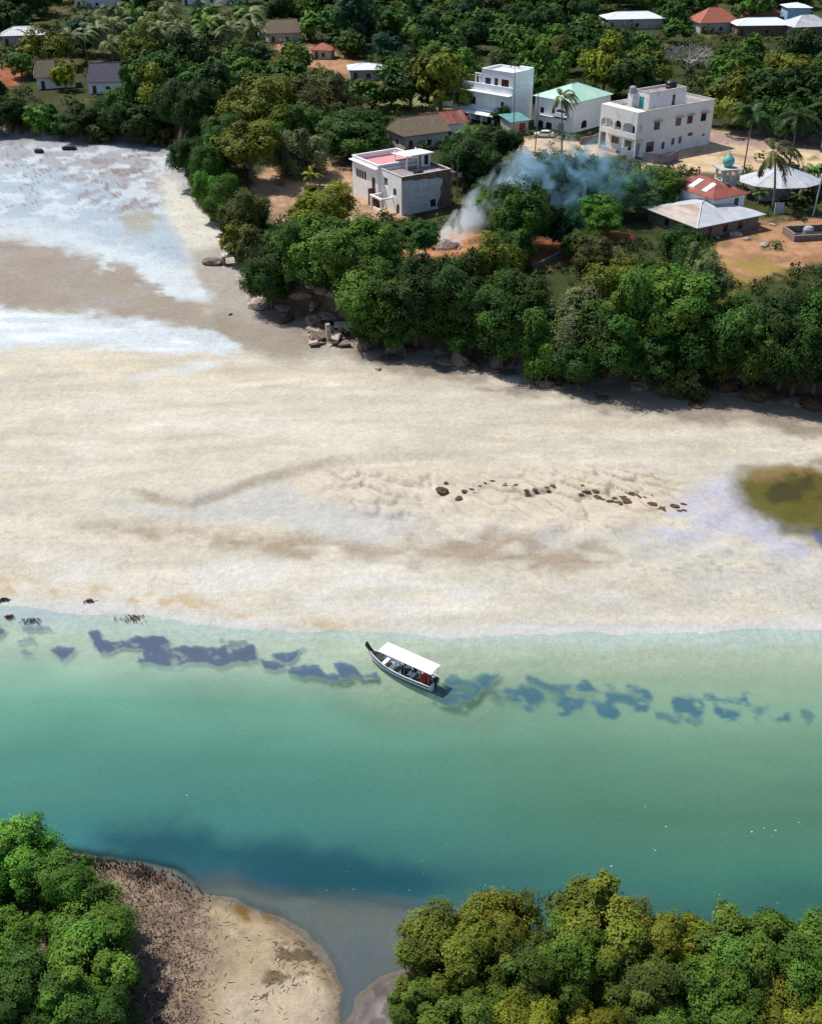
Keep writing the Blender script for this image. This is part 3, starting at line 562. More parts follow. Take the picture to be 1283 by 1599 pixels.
def opening(root, o, u, n, loop, style, fm, pm):
    """a window (> pane) or a door set back inside its hole"""
    s0 = min(p[0] for p in loop); s1 = max(p[0] for p in loop); z0 = min(p[1] for p in loop); z1 = max(p[1] for p in loop)
    M = Matrix.Translation(o) @ Matrix(((u.x, -n.x, 0, 0), (u.y, -n.y, 0, 0), (0, 0, 1, 0), (0, 0, 0, 1)))
    d = .10
    if style == 'door':
        mb = MB(); mb.box((s0 + .01, d, z0 + .01), (s1 - .01, d + .06, z1 - .01), 0, M); mb.box((s0 + .1, d - .03, z0 + .3), (s1 - .1, d - .002, z0 + (z1 - z0) * .45), 0, M); mb.box((s0 + .1, d - .03, z0 + (z1 - z0) * .52), (s1 - .1, d - .002, z1 - .15), 0, M)
        dr = mb.build('door', fm, root); h = MB(); h.box((s1 - .2, d - .09, z0 + 1.0), (s1 - .14, d - .03, z0 + 1.12), 0, M); h.build('handle', M_POLE, dr); return
    if style == 'void': return
    mb = MB(); t = .07
    for a, b in (((s0 + .004, z0 + .004), (s0 + t, z1 - .004)), ((s1 - t, z0 + .004), (s1 - .004, z1 - .004)), ((s0 + t, z0 + .004), (s1 - t, z0 + t)), ((s0 + t, z1 - t), (s1 - t, z1 - .004))):
        mb.box((a[0], d, a[1]), (b[0], d + .06, b[1]), 0, M)
    nb = max(1, int(round((s1 - s0) / .75)))
    for k in range(1, nb):
        c = s0 + (s1 - s0) * k / nb; mb.box((c - .03, d + .004, z0 + t), (c + .03, d + .05, z1 - t), 0, M)
    wd = mb.build('window', fm, root)
    pn = MB(); pn.box((s0 + t, d + .02, z0 + t), (s1 - t, d + .035, z1 - t), 0, M); pn.build('pane', pm, wd)
def block(root, name, x0, y0, x1, y1, z0, z1, mat, ops=(), t=.25, roof=True, parapet=.7, roofmat=None, hood=False, mats=None, skip='', cap=None):
    """four walls with real openings, a floor, and a flat roof set inside a parapet.  ops = (face, loop, style, frame material, pane material)"""
    if name == 'wall' and not any(c.name.split('.')[0] == 'wall' for c in root.children): pass
    objs = []
    mats = mats or {}
    mb = MB(); sub = {}
    for fc in 'flrb':
        if fc in skip: continue
        o, u, n, W = face_frame(fc, x0, y0, x1, y1, z0)
        holes = [op[1] for op in ops if op[0] == fc]
        lo = [(0, 0), (W, 0), (W, z1 - z0), (0, z1 - z0)]
        if fc in 'lr': lo = [(t, 0), (W - t, 0), (W - t, z1 - z0), (t, z1 - z0)]
        tgt = mb
        if fc in mats: tgt = sub.setdefault(fc, MB())
        tgt.panel(o, u, n, lo, holes, t)
        if hood:
            for h in holes:
                s0 = min(p[0] for p in h); s1 = max(p[0] for p in h); zt = max(p[1] for p in h)
                M = Matrix.Translation(o) @ Matrix(((u.x, n.x, 0, 0), (u.y, n.y, 0, 0), (0, 0, 1, 0), (0, 0, 0, 1)))
                mb.box((s0 - .2, .003, zt + .06), (s1 + .2, .5, zt + .16), 0, M)
    mb.box((x0 + t + .003, y0 + t + .003, z0 + .02), (x1 - t - .003, y1 - t - .003, z0 + .12))
    wall = mb.build(name, mat, root)
    for fc, m2 in sub.items(): m2.build(name, mats[fc], root)
    for fc, loop, style, fm, pm in ops:
        o, u, n, W = face_frame(fc, x0, y0, x1, y1, z0); opening(root, o, u, n, loop, style, fm, pm)
    if roof:
        rb = MB(); rb.box((x0 + t + .002, y0 + t + .002, z1 - parapet - .2), (x1 - t - .002, y1 - t - .002, z1 - parapet)); rb.build('roof', roofmat or M_CONC, root)
    if cap:
        cb = MB(); e = .06
        cb.box((x0 - e, y0 - e, z1 + .002), (x1 + e, y0 + t + e, z1 + .09)); cb.box((x0 - e, y1 - t - e, z1 + .002), (x1 + e, y1 + e, z1 + .09))
        cb.box((x0 - e, y0 + t + e, z1 + .002), (x0 + t + e, y1 - t - e, z1 + .09)); cb.box((x1 - t - e, y0 + t + e, z1 + .002), (x1 + e, y1 - t - e, z1 + .09))
        cb.build('parapet_cap', cap, root)
    return wall
def hip_roof(root, x0, y0, x1, y1, z, h, mat, over=.5, name='roof', hipx=None, th=.10, ridge='x', mats=None):
    """a hipped sheet roof with thickness, ridge along local x (or y); hipx = inset of the ridge ends (0 = gable)"""
    x0 -= over; y0 -= over; x1 += over; y1 += over
    if ridge == 'x':
        i = hipx if hipx is not None else (y1 - y0) / 2; ym = (y0 + y1) / 2
        r = [(x0 + i, ym, z + h), (x1 - i, ym, z + h)]
        faces = [(0, 1, 5, 4), (2, 3, 4, 5), (1, 2, 5), (3, 0, 4)]
    else:
        i = hipx if hipx is not None else (x1 - x0) / 2; xm = (x0 + x1) / 2
        r = [(xm, y0 + i, z + h), (xm, y1 - i, z + h)]
        faces = [(0, 1, 4), (1, 2, 5, 4), (2, 3, 5), (3, 0, 4, 5)]
    vs = [(x0, y0, z), (x1, y0, z), (x1, y1, z), (x0, y1, z)] + r
    mb = MB(); k = 6
    mb.add(vs + [(a, b, c - th) for a, b, c in vs], faces + [tuple(j + k for j in reversed(f)) for f in faces] + [(0, 1, 1 + k, k), (1, 2, 2 + k, 1 + k), (2, 3, 3 + k, 2 + k), (3, 0, k, 3 + k)])
    o = mb.build(name, mat, root)
    cap = MB(); e = r
    cap.tube([(e[0][0], e[0][1], e[0][2] + .02), (e[1][0], e[1][1], e[1][2] + .02)] if (Vector(e[0]) - Vector(e[1])).length > .05 else [(e[0][0], e[0][1], e[0][2]), (e[0][0] + .1, e[0][1], e[0][2])], .09, 6)
    if i > .2:
        for c, rr in ((0, 0), (3, 0 if ridge == 'x' else 1), (1, 1 if ridge == 'x' else 0), (2, 1)): cap.tube([vs[c], (e[rr][0], e[rr][1], e[rr][2] + .02)], .07, 6)
    cap.build('ridge_cap', mat, o)
    return o
def tank(root, x, y, z, r, h, mat, name='water_tank', lid=True):
    mb = MB(); mb.lathe([(r, 0), (r, h * .3), (r * 1.03, h * .32), (r * 1.03, h * .36), (r, h * .38), (r, h * .8), (r * .85, h * .92), (r * .35, h), (r * .3, h * 1.05)], 18, (x, y, z))
    return mb.build(name, mat, root, smooth=False)

def tagpx(px, py, wpx):  # helper for notes
    return None

def white_house():      # the pink-terraced house nearest the river
    B = G(628, 337); r = empty('white_house', B, R(33), 'white two-storey house with a pink roof terrace and a rooftop shelter, nearest the river', 'house')
    W = M_DARKFR
    b = -1.0
    # river-side wing, grey weathered gable towards the camera's right
    opsA = [('l', rect(1.6, 4.3 - b, 2.7, 5.8 - b), 'window', W, M_PANE), ('l', rect(1.6, 3.0, 2.4, 4.1), 'window', W, M_PANE), ('l', arch(1.0, 1.0, 2.0, 2.9), 'window', W, M_PANE),
            ('f', rect(6.2, 1.6, 7.4, 3.0), 'window', W, M_PANE)]
    opsA[0] = ('l', rect(5.0, 5.2, 6.3, 6.7), 'window', M_WHITE, M_PANE)
    opsA[1] = ('l', rect(2.0, 4.1, 3.1, 5.4), 'window', W, M_PANE)
    block(r, 'wall', 0, 0, 10.7, 7.6, b, 7.0, M_WHITE, opsA, mats={'f': M_BROWNPL, 'r': M_BROWNPL, 'b': M_WHITE}, parapet=.55, roofmat=M_CONC, cap=M_PALECONC)
    mb = MB(); mb.panel((0, -.04, b), (1, 0, 0), (0, -1, 0), [(0, 0), (7.7, 0), (8.0, 1.2), (7.6, 1.9), (8.1, 2.8), (8.5, 3.6), (8.4, 4.8), (8.9, 5.9), (8.7, 6.6), (7.6, 6.9), (6.2, 6.8), (5.0, 7.05), (3.0, 7.0), (1.4, 7.25), (0, 7.3)], [rect(6.2, 1.6, 7.4, 3.0)], .035); mb.build('plaster', M_GREYPL, r)
    # upper wing at the back with the long window strip and the pink terrace
    opsB = [('l', rect(7.2, 4.6, 8.2, 6.2), 'window', W, M_PANE)] + [('l', rect(8.0 + k * .95 - 4.6, 4.6, 8.75 + k * .95 - 4.6, 6.1), 'window', W, M_PANE) for k in range(1, 5)]
    opsB = [('l', rect(4.3 + k * .95, 4.8, 5.05 + k * .95, 6.4), 'window', W, M_PANE) for k in range(4)] + [('l', rect(1.0, 3.1, 2.2, 6.0), 'door', M_BROWNDOOR, None)]
    block(r, 'wall', -.5, 7.65, 9.6, 17.0, b, 7.5, M_WHITE, opsB, parapet=.9, roofmat=M_PINK, cap=M_WHITEB)
    mb = MB(); mb.box((-1.1, 7.66, 6.75), (-.504, 17.4, 6.9)); mb.build('eave_slab', M_WHITE, r)
    # outside stair to the brown door
    mb = MB()
    for k in range(9): mb.box((-1.7, 9.0 - k * .33, b), (-.505, 9.325 - k * .33, 3.1 - k * .42))
    mb.build('stair', M_BROWNDOOR, r)
    # open white porch frame on the yard side
    mb = MB()
    for y in (3.2, 6.8): mb.box((-2.6, y, b), (-2.3, y + .3, 2.4))
    mb.box((-2.65, 3.1, 2.402), (-2.25, 7.2, 2.7)); mb.box((-2.25, 3.2, 2.402), (-.003, 3.5, 2.65)); mb.box((-2.25, 6.8, 2.402), (-.003, 7.1, 2.65)); mb.build('porch', M_WHITE, r)
    mb = MB(); mb.box((-2.45, 3.52, b), (-2.3, 6.78, .6)); mb.build('porch_parapet', M_WHITE, r)
    # rooftop shelter
    z = 6.45
    for x, y in ((4.6, 5.6), (9.6, 5.6), (4.6, 9.7), (7.1, 5.6), (9.2, 9.7)):
        mb = MB(); mb.box((x, y, z), (x + .22, y + .22, z + 2.7)); mb.build('shelter_post', M_WHITE, r)
    mb = MB(); M = Matrix.Translation((0, 0, z + 2.72)) @ Matrix.Rotation(R(-4), 4, 'X'); mb.box((4.0, 5.1, .15), (10.4, 10.2, .27), 0, M); mb.build('shelter_roof', M_SHEETWHITE, r)
    block(r, 'shelter_wall', 8.3, 5.9, 10.1, 9.4, z, z + 2.4, M_WHITE, [('f', rect(.4, .3, 1.3, 2.1), 'window', W, M_PANE), ('l', rect(.7, .02, 1.7, 2.0), 'door', M_BROWNDOOR, None)], roof=False, t=.15)
    mb = MB(); mb.box((4.82, 9.75, z), (9.19, 9.9, z + 1.0)); mb.box((4.65, 5.85, z), (4.8, 9.65, z + .9)); mb.build('shelter_rail', M_PALECONC, r)
    # small rooftop clutter that belongs to the building
    mb = MB(); mb.box((4.0, 1.0, 6.452), (5.3, 2.4, 7.3)); mb.build('roof_hatch', M_BLACK, r)
    # roofline beam and broken edge of the ruined flank
    mb = MB(); rng = random.Random(4)
    for k in range(34):
        a = rng.uniform(0, 7); zz = rng.uniform(b, 6.2); s = rng.uniform(.25, .7)
        M = Matrix.Translation((10.75 + rng.uniform(0, .6), a, zz)) @ Matrix.Rotation(rng.uniform(0, 3), 4, (rng.random(), rng.random(), 1)); mb.box((-s, -s, -s * .6), (s, s, s * .6), 0, M)
    mb.build('crumbling_masonry', M_BROWNPL, r)
    return r
WH = white_house()
def scaffold_poles():
    base = WH.matrix_basis
    for k, (x, y) in enumerate(((12.6, .6), (12.9, 3.2), (12.4, 5.6), (10.4, -.7))):
        p = base @ Vector((x, y, 0)); z = hgt(p.x, p.y)
        mb = MB(); h = (8.2, 6.8, 7.4, 7.9)[k]; mb.tube([(0, 0, -.3), (.08, .05, h * .5), (.05 + .1 * k, .1, h)], [.085, .08, .06], 7)
        o = mb.build('wooden_pole', M_WOODPOLE); o.location = (p.x, p.y, z)
        tagp(o, 'thin wooden prop pole against the crumbling brown flank of the pink-terraced house', 'pole', 'prop poles beside the crumbling flank')
scaffold_poles()

def left_house():
    B = G(797, 198); r = empty('white_house', B, R(48), 'bluish white three-level house with a roof room, left of the mint-roofed house', 'house')
    W = M_DARKFR
    ops = [('l', rect(2.4, 4.6, 3.3, 6.3), 'window', W, M_PANE), ('l', rect(11.0, 4.6, 13.0, 6.4), 'window', W, M_PANE), ('l', arch(16.2, 4.0, 17.6, 6.8), 'window', W, M_PANE),
           ('l', rect(2.6, .6, 3.6, 2.0), 'window', W, M_PANE), ('l', rect(6, .6, 7.2, 2.2), 'window', W, M_PANE), ('l', rect(9.5, .2, 10.8, 2.4), 'door', M_BLUEDOOR, None), ('l', rect(13.5, .8, 15, 2.2), 'window', W, M_PANE)]
    block(r, 'wall', 0, 0, 7.5, 18.4, -1, 8.6, M_WHITEB, ops, parapet=.9, cap=M_WHITEB)
    mb = MB(); mb.box((-1.2, .6, 2.85), (-.003, 16.8, 3.0)); mb.box((-1.6, 0, 6.9), (-.003, 18.4, 7.05)); mb.build('ledge', M_WHITEB, r)
    ops = [('l', rect(1.2, .6, 3.4, 2.6), 'window', W, M_PANER), ('l', rect(4.4, .1, 5.5, 2.6), 'door', M_BROWNDOOR, None), ('l', rect(6.6, .8, 8.3, 2.4), 'window', W, M_PANEB)]
    block(r, 'roof_room_wall', .3, .2, 7.2, 9.6, 7.72, 12.0, M_WHITEB, ops, parapet=.5, roofmat=M_WHITEB, cap=M_WHITEB)
    mb = MB()
    for y in (10.4, 11.6): mb.box((.6, y, 7.72), (.85, y + .25, 10.6))
    mb.box((.55, 9.7, 10.602), (.9, 12, 10.8)); mb.build('pergola', M_WHITEB, r)
    mb = MB(); mb.box((7.52, 0.3, -1), (8.6, 4.2, 12.2)); mb.build('stair_tower', M_WHITEB, r)
    # lean-to verandah with a mint sheet roof
    mb = MB(); M = Matrix.Translation((-2.4, 3.0, 2.2)) @ Matrix.Rotation(R(-12), 4, 'Y'); mb.box((-.6, 0, 0), (2.3, 11, .1), 0, M); mb.build('verandah_roof', M_SHEETWHITE, r)
    for y in (3.2, 6.8, 10.3, 13.6):
        mb = MB(); mb.box((-2.7, y, -1), (-2.45, y + .25, 2.12)); mb.build('column', M_WHITEB, r)
    return r
LH = left_house()
def green_house():
    B = G(893, 209); r = empty('white_house', B, R(45), 'white house with a mint green hipped roof and an arched balcony beside the parked car', 'house')
    W = M_DARKFR
    ops = [('l', rect(8.8, 4.3, 10.0, 5.6), 'window', W, M_PANE), ('l', arch(2.0, 3.7, 5.6, 5.9, 1.2), 'window', W, M_PANE), ('l', arch(8.8, .9, 10.4, 2.6, .4), 'window', W, M_PANE), ('l', arch(6.2, .7, 8.0, 2.5, .4), 'window', W, M_PANE),
           ('l', rect(2.6, .2, 4.2, 2.8), 'door', M_BLUEDOOR, None), ('f', arch(3.2, 1.6, 5.4, 3.4, .8), 'window', W, M_PANE)]
    block(r, 'wall', 0, 0, 14, 11.6, -1, 6.9, M_WHITE, ops, roof=False)
    hip_roof(r, 0, 0, 14, 11.6, 6.95, 2.6, M_GREENROOF, .5)
    mb = MB(); mb.box((-1.2, 1.7, 3.4), (-.003, 6.0, 3.55)); mb.box((-1.2, 1.7, 3.552), (-1.05, 6.0, 4.4)); mb.build('balcony', M_WHITE, r)
    mb = MB(); mb.box((-.6, 5.8, 2.9), (-.003, 10.8, 3.02)); mb.build('ledge', M_WHITE, r)
    return r
GH = green_house()
def right_house():
    B = G(1000, 246); r = empty('white_house', B, R(35), 'white house with arched balconies, a flat roof room and water tanks, beside the sandy court', 'house')
    W = M_DARKFR; h = 9.6; b = -1.2
    H_ = lambda z: z - b
    ops = [('f', rect(3.0, H_(5.3), 4.8, H_(7.0)), 'window', W, M_PANE), ('f', rect(9.6, H_(5.3), 11.4, H_(7.0)), 'window', W, M_PANEB), ('f', rect(13.2, H_(5.3), 15, H_(7.0)), 'window', W, M_PANER), ('f', rect(17.6, H_(5.3), 19.4, H_(7.0)), 'window', W, M_PANE),
           ('f', rect(1.2, H_(.8), 3.6, H_(3.0)), 'window', W, M_PANE), ('f', rect(6.0, H_(.9), 7.0, H_(2.4)), 'window', W, M_PANEB), ('f', rect(9.0, H_(1.4), 10.0, H_(2.8)), 'window', W, M_PANEB), ('f', rect(11.2, H_(1.4), 12.2, H_(2.9)), 'window', W, M_PANEB),
           ('f', rect(14.0, H_(2.6), 15.6, H_(3.3)), 'window', W, M_PANE), ('f', rect(18.8, H_(2.0), 19.6, H_(2.5)), 'window', W, M_PANE),
           ('l', rect(.7, H_(.1), 2.2, H_(2.8)), 'door', M_BLUEDOOR, None), ('l', rect(7.0, H_(1.4), 9.4, H_(2.9)), 'window', W, M_PANER), ('l', rect(3.2, H_(.6), 5.2, H_(2.8)), 'window', W, M_PANE),
           ('l', rect(2.2, H_(4.5), 3.4, H_(6.6)), 'window', W, M_PANE), ('l', rect(6.6, H_(5.0), 8.4, H_(6.6)), 'window', W, M_PANE)]
    block(r, 'wall', 0, 0, 21.5, 11.2, b, h, M_OLDWHITE, ops, parapet=.8, hood=False, cap=M_PALECONC)
    for s in (3.0, 9.6, 13.2, 17.6):
        mb = MB(); mb.box((s - .35, -.65, 7.15), (s + 2.15, -.003, 7.3)); mb.build('window_hood', M_PALECONC, r)
    # balcony gallery on the left-hand facade: slab, arcade, balustrade
    mb = MB(); mb.box((-2.2, 0, 3.9), (-.003, 11.2, 4.1)); mb.box((-2.2, 0, 7.55), (-.003, 11.2, 7.7)); mb.build('balcony_slab', M_OLDWHITE, r)
    mb = MB()
    loops = [arch(.5, .95, 4.1, 2.9, .7), arch(4.6, .95, 6.6, 2.9, .9), arch(7.1, .95, 10.8, 2.9, .7)]
    mb.panel((-2.2, 0, 4.102), (0, 1, 0), (-1, 0, 0), rect(0, 0, 11.2, 3.446), loops, .2); mb.panel((-1.95, 0, 4.102), (1, 0, 0), (0, -1, 0), rect(0, 0, 1.94, 3.446), [arch(.35, .95, 1.5, 2.9, .55)], .2); mb.panel((-1.95, 11.2, 4.102), (1, 0, 0), (0, 1, 0), rect(0, 0, 1.94, 3.446), [arch(.35, .95, 1.5, 2.9, .55)], .2)
    mb.build('arcade', M_OLDWHITE, r)
    mb = MB(); mb.box((-2.2, 0, 7.702), (-.003, 11.2, 9.6)); mb.build('upper_parapet', M_OLDWHITE, r)
    for y in (0, 3.6, 10.9):
        mb = MB(); mb.box((-2.15, y, b), (-1.85, y + .3, 3.898)); mb.build('column', M_OLDWHITE, r)
    mb = MB(); mb.box((-2.1, 5.6, b), (-1.9, 10.9, .8)); mb.build('garden_parapet', M_PALECONC, r)
    # roof room with its two tanks
    ops = [('l', rect(1.4, .1, 2.9, 2.4), 'door', M_TEALDOOR, None), ('f', rect(7.2, .1, 8.2, 2.3), 'window', W, M_PANE)]
    block(r, 'roof_room_wall', 4.2, 3.4, 15.6, 8.0, 8.81, 12.3, M_OLDWHITE, ops, parapet=.3, cap=M_PALECONC)
    tank(r, 12.8, 5.4, 12.05, 1.2, 1.6, M_BLACK); 
    mb = MB(); mb.box((3.0, 7.2, 8.81), (4.15, 8.6, 11.6)); mb.build('tank_tower', M_OLDWHITE, r)
    tank(r, 3.6, 7.9, 11.61, .75, 1.5, M_GREYTANK)
    return r
RH = right_house()
def shed():
    B = G(815, 209); r = empty('shed', B, R(30), 'small shed with a blue-green sheet roof and a red door between the white houses', 'shed')
    block(r, 'wall', -3.4, 0, 1.6, 4.2, -.5, 3.0, M_PALECONC, [('f', rect(2.4, .5, 4.2, 2.9), 'door', M_REDDOOR, None)], roof=False)
    mb = MB(); M = Matrix.Translation((0, 0, 3.05)) @ Matrix.Rotation(R(9), 4, 'X'); mb.box((-3.8, -.5, 0), (2.0, 4.8, .1), 0, M); mb.build('roof', paint('teal_sheet', (.12, .30, .31), .6, (.8, 1.1), .8, wave=(.5, 'X')), r)
shed()
def grey_house():
    B = G(1085, 376); r = empty('bungalow', B, R(30), 'low stone bungalow under a grey hipped sheet roof with a rust-red upper roof', 'house')
    W = M_DARKFR
    ops = [('f', rect(2.6, .4, 3.6, 2.5), 'door', M_BROWNDOOR, None), ('f', rect(6.2, 1.1, 7.3, 2.4), 'window', W, M_PANE), ('f', rect(9.6, 1.1, 10.8, 2.4), 'window', W, M_PANE), ('l', rect(2.4, 1.1, 3.8, 2.4), 'window', W, M_PANE), ('l', rect(7.0, 1.1, 8.2, 2.4), 'window', W, M_PANE)]
    block(r, 'wall', 0, 0, 14.5, 12.6, -.6, 2.5, M_STONEWALL, ops, roof=False)
    # lower hipped roof: grey sheets, one slope half rusted
    ov = .9; x0, y0, x1, y1 = -ov, -ov, 14.5 + ov, 12.6 + ov; z = 2.55; hh = 1.9
    vs = [(x0, y0, z), (x1, y0, z), (x1, y1, z), (x0, y1, z), (5.2, 5.0, z + hh), (9.0, 7.6, z + hh)]
    def sl(f, nm, mat):
        mb = MB(); p = [vs[i] for i in f]; k = len(p); mb.add(p + [(a, b, c - .09) for a, b, c in p], [tuple(range(k)), tuple(reversed(range(k, 2 * k)))] + [(i, (i + 1) % k, (i + 1) % k + k, i + k) for i in range(k)]); return mb.build(nm, mat, r)
    sl((0, 1, 5, 4), 'roof', M_GREYROOF); sl((1, 2, 5), 'roof', M_GREYROOF); sl((2, 3, 4, 5), 'roof', M_GREYROOF); rf = sl((3, 0, 4), 'roof', M_RUSTPALE); rf['label'] = 'half-rusted roof slope'
    cp = MB(); cp.tube([vs[0], vs[4]], .09, 6); cp.tube([vs[4], vs[5]], .09, 6); cp.tube([vs[3], vs[4]], .09, 6); cp.build('ridge_cap', M_SHEETWHITE, r)
    # upper white storey at the right with a rusty roof
    ops = [('f', rect(5.1, .8, 6.2, 2.2), 'window', W, M_PANE)]
    block(r, 'upper_wall', 7.6, 4.6, 15.2, 13.4, 2.2, 5.0, M_WHITEB, ops, roof=False)
    o = hip_roof(r, 7.6, 4.6, 15.2, 16.4, 5.05, 1.9, M_RUST, .6, ridge='y')
    mb = MB()
    for (sx, y, ln) in ((-1, 7.2, 2.4), (-1, 10.6, 2.4), (1, 6.4, 2.2), (1, 8.2, 2.0)):
        xm = 11.4; half = 4.4; slope = 1.9 / half
        a0 = .9; a1 = a0 + ln
        p = [(xm + sx * a0, y, 6.95 - slope * a0 + .06), (xm + sx * a1, y, 6.95 - slope * a1 + .06), (xm + sx * a1, y + 1.2, 6.95 - slope * a1 + .06), (xm + sx * a0, y + 1.2, 6.95 - slope * a0 + .06)]
        mb.add(p + [(q[0], q[1], q[2] - .05) for q in p], [(0, 1, 2, 3), (7, 6, 5, 4), (0, 1, 5, 4), (1, 2, 6, 5), (2, 3, 7, 6), (3, 0, 4, 7)])
    mb.build('skylight_sheet', M_SHEETWHITE, r)
    hip_roof(r, 6.6, 13.8, 12.6, 19.0, 5.0, 2.2, M_RUST, .5, ridge='y')
    mb = MB(); mb.panel((6.7, 13.9, -.6), (0, 1, 0), (-1, 0, 0), rect(0, 0, 5.0, 5.5), [], .2); mb.panel((12.5, 16.6, -.6), (0, 1, 0), (1, 0, 0), rect(0, 0, 2.3, 5.5), [], .2); mb.build('rear_wall', M_WHITEB, r)
grey_house()
def kiosk():
    B = G(1131, 291); r = empty('domed_kiosk', B, R(12), 'small white open kiosk with a turquoise onion dome in the court', 'kiosk'); r.scale = (.86, .86, .86)
    mb = MB(); mb.box((-2.0, -2.0, -.4), (2.0, 2.0, .5)); mb.build('plinth', M_PALECONC, r)
    for x in (-1, 1):
        for y in (-1, 1): m2 = MB(); m2.box((x * 1.75 - .17, y * 1.75 - .17, .502), (x * 1.75 + .17, y * 1.75 + .17, 4.2)); m2.build('column', M_WHITE, r)
    mb = MB()
    for (o, u, n) in (((-1.58, -1.9, .502), (1, 0, 0), (0, -1, 0)), ((-1.58, 1.9, .502), (1, 0, 0), (0, 1, 0)), ((-1.9, -1.58, .502), (0, 1, 0), (-1, 0, 0)), ((1.9, -1.58, .502), (0, 1, 0), (1, 0, 0))):
        mb.panel(o, u, n, rect(0, 0, 3.16, 3.69), [arch(.25, 1.1, 2.9, 3.4, 1.2)], .15)
        mb.panel((Vector(o) + Vector(n) * -.02), u, n, [(0.26, .0), (2.89, .0), (2.89, .01), (0.26, .01)], [], .1)
    mb.build('arcade', M_WHITE, r)
    mb = MB(); mb.box((-2.7, -2.7, 4.202), (2.7, 2.7, 4.45)); mb.build('roof_slab', M_PALECONC, r)
    mb = MB(); mb.lathe([(.95, 4.452), (.95, 4.8), (1.25, 5.2), (1.4, 5.7), (1.3, 6.2), (.95, 6.7), (.5, 7.1), (.15, 7.5), (.06, 8.0), (.02, 8.5)], 20); mb.build('dome', M_TEAL, r, smooth=True)
    mb = MB(); mb.box((-.8, -.8, .502), (.8, .8, 1.7)); mb.lathe([(.55, 1.702), (.6, 2.2), (.3, 2.5)], 14); mb.build('basin', M_WHITE, r)
kiosk()
def pavilion():
    B = G(1213, 306); r = empty('pavilion', B, R(8), 'open pavilion under a wide white faceted sheet-metal roof behind the windblown palm', 'pavilion')
    n = 10; rx, ry = 8.2, 6.2; vs = [(0, 0, 5.9)] + [(rx * math.cos(2 * math.pi * k / n), ry * math.sin(2 * math.pi * k / n), 3.1) for k in range(n)]
    mb = MB(); mb.add(vs + [(a, b, c - .1) for a, b, c in vs], [(0, 1 + k, 1 + (k + 1) % n) for k in range(n)] + [(n + 1, n + 2 + (k + 1) % n, n + 2 + k) for k in range(n)] + [(1 + k, n + 2 + k, n + 2 + (k + 1) % n, 1 + (k + 1) % n) for k in range(n)])
    rf = mb.build('roof', M_GREYROOF, r)
    cp = MB()
    for k in range(n): cp.tube([vs[0], vs[1 + k]], .08, 5)
    cp.build('seam', M_SHEETWHITE, rf)
    for k in range(n): m2 = MB(); m2.tube([(vs[1 + k][0] * .9, vs[1 + k][1] * .9, -.5), (vs[1 + k][0] * .9, vs[1 + k][1] * .9, 3.3)], .13, 8); m2.build('post', M_WOODPOLE, r)
    mb = MB(); mb.box((-4.5, -3, -.4), (4.5, 3, .25)); mb.build('floor_slab', M_PALECONC, r)
    mb = MB(); mb.box((7, 2, 2.9), (14, 8, 3.0), 0, Matrix.Rotation(R(6), 4, 'Y')); mb.build('side_roof', M_GREYROOF, r)
    for x, y in ((8, 2.5), (13, 2.5), (8, 7.5), (13, 7.5)): m2 = MB(); m2.tube([(x, y, -.5), (x, y, 1.7 if x > 10 else 2.0)], .1, 8); m2.build('post', M_WOODPOLE, r)
pavilion()
def far_house(px, py, rz, wx, wy, h, rh, wallm, roofm, name, label, cat='house', flat=False, hip=None, ops=None, zoff=0):
    B = G(px, py); r = empty(name, B, R(rz), label, cat); B.z += zoff
    o = ops if ops is not None else [('f', rect(1.0, .5, 2.0, 2.6), 'door', M_BROWNDOOR, None), ('f', rect(wx * .5, 1.1, wx * .5 + 1.2, 2.3), 'window', M_DARKFR, M_PANE), ('l', rect(wy * .4, 1.1, wy * .4 + 1.2, 2.3), 'window', M_DARKFR, M_PANE)]
    block(r, 'wall', 0, 0, wx, wy, -.5, h, wallm, o, roof=flat, roofmat=roofm, parapet=.3)
    if not flat: hip_roof(r, 0, 0, wx, wy, h + .05, rh, roofm, .6, hipx=hip)
    return r
far_house(140, 147, 8, 9, 7, 3.0, 4.2, M_WHITEB, M_THATCH, 'thatched_cottage', 'white cottage under steep grey thatch, right of the yellow-topped tree on the far bank', hip=1.2)
far_house(60, 140, 18, 10, 7, 3.0, 4.0, M_WHITE, M_BROWNTHATCH, 'thatched_cottage', 'white cottage under brown thatch half hidden behind the yellow-topped tree', hip=1.2)
far_house(5, 72, 12, 13, 8, 3.0, 2.2, M_PALECONC, M_GREYROOF, 'cottage', 'small house with a grey sheet roof at the left end of the far trees')
far_house(285, 8, 5, 22, 10, 4.0, 2.5, M_WHITEB, M_SHEETWHITE, 'far_house', 'long house with a white sheet roof at the top edge above the coconut palms')
far_house(118, 12, 0, 16, 9, 4.0, 2.5, M_WHITEB, M_SHEETWHITE, 'far_house', 'white-roofed house at the top edge above the thatched cottages')
far_house(420, 68, 15, 11, 8, 3.0, 3.6, M_PALECONC, M_BROWNTHATCH, 'hut', 'mud hut under a pinkish brown roof beside a white globe among the far palms', hip=1.5)
far_house(487, 92, -10, 6, 5, 2.6, 1.6, M_PALECONC, M_TILE, 'hut', 'tiny hut with a bright red roof in the bare red clearing')
far_house(547, 126, 6, 9, 7, 2.8, 1.2, M_PALECONC, M_SHEETWHITE, 'cottage', 'small house with a white sheet roof below the dark forest edge')
far_house(668, 222, 28, 10, 6, 3.4, 2.2, M_WHITE, M_RUST, 'cottage', 'small white house with a brown-red sheet roof just behind the rooftop shelter', hip=.1)
far_house(632, 236, 28, 11, 8, 3.2, 3.0, M_PALECONC, M_BROWNTHATCH, 'cottage', 'brown thatched cottage tucked behind the pink-terraced house', hip=1.0)
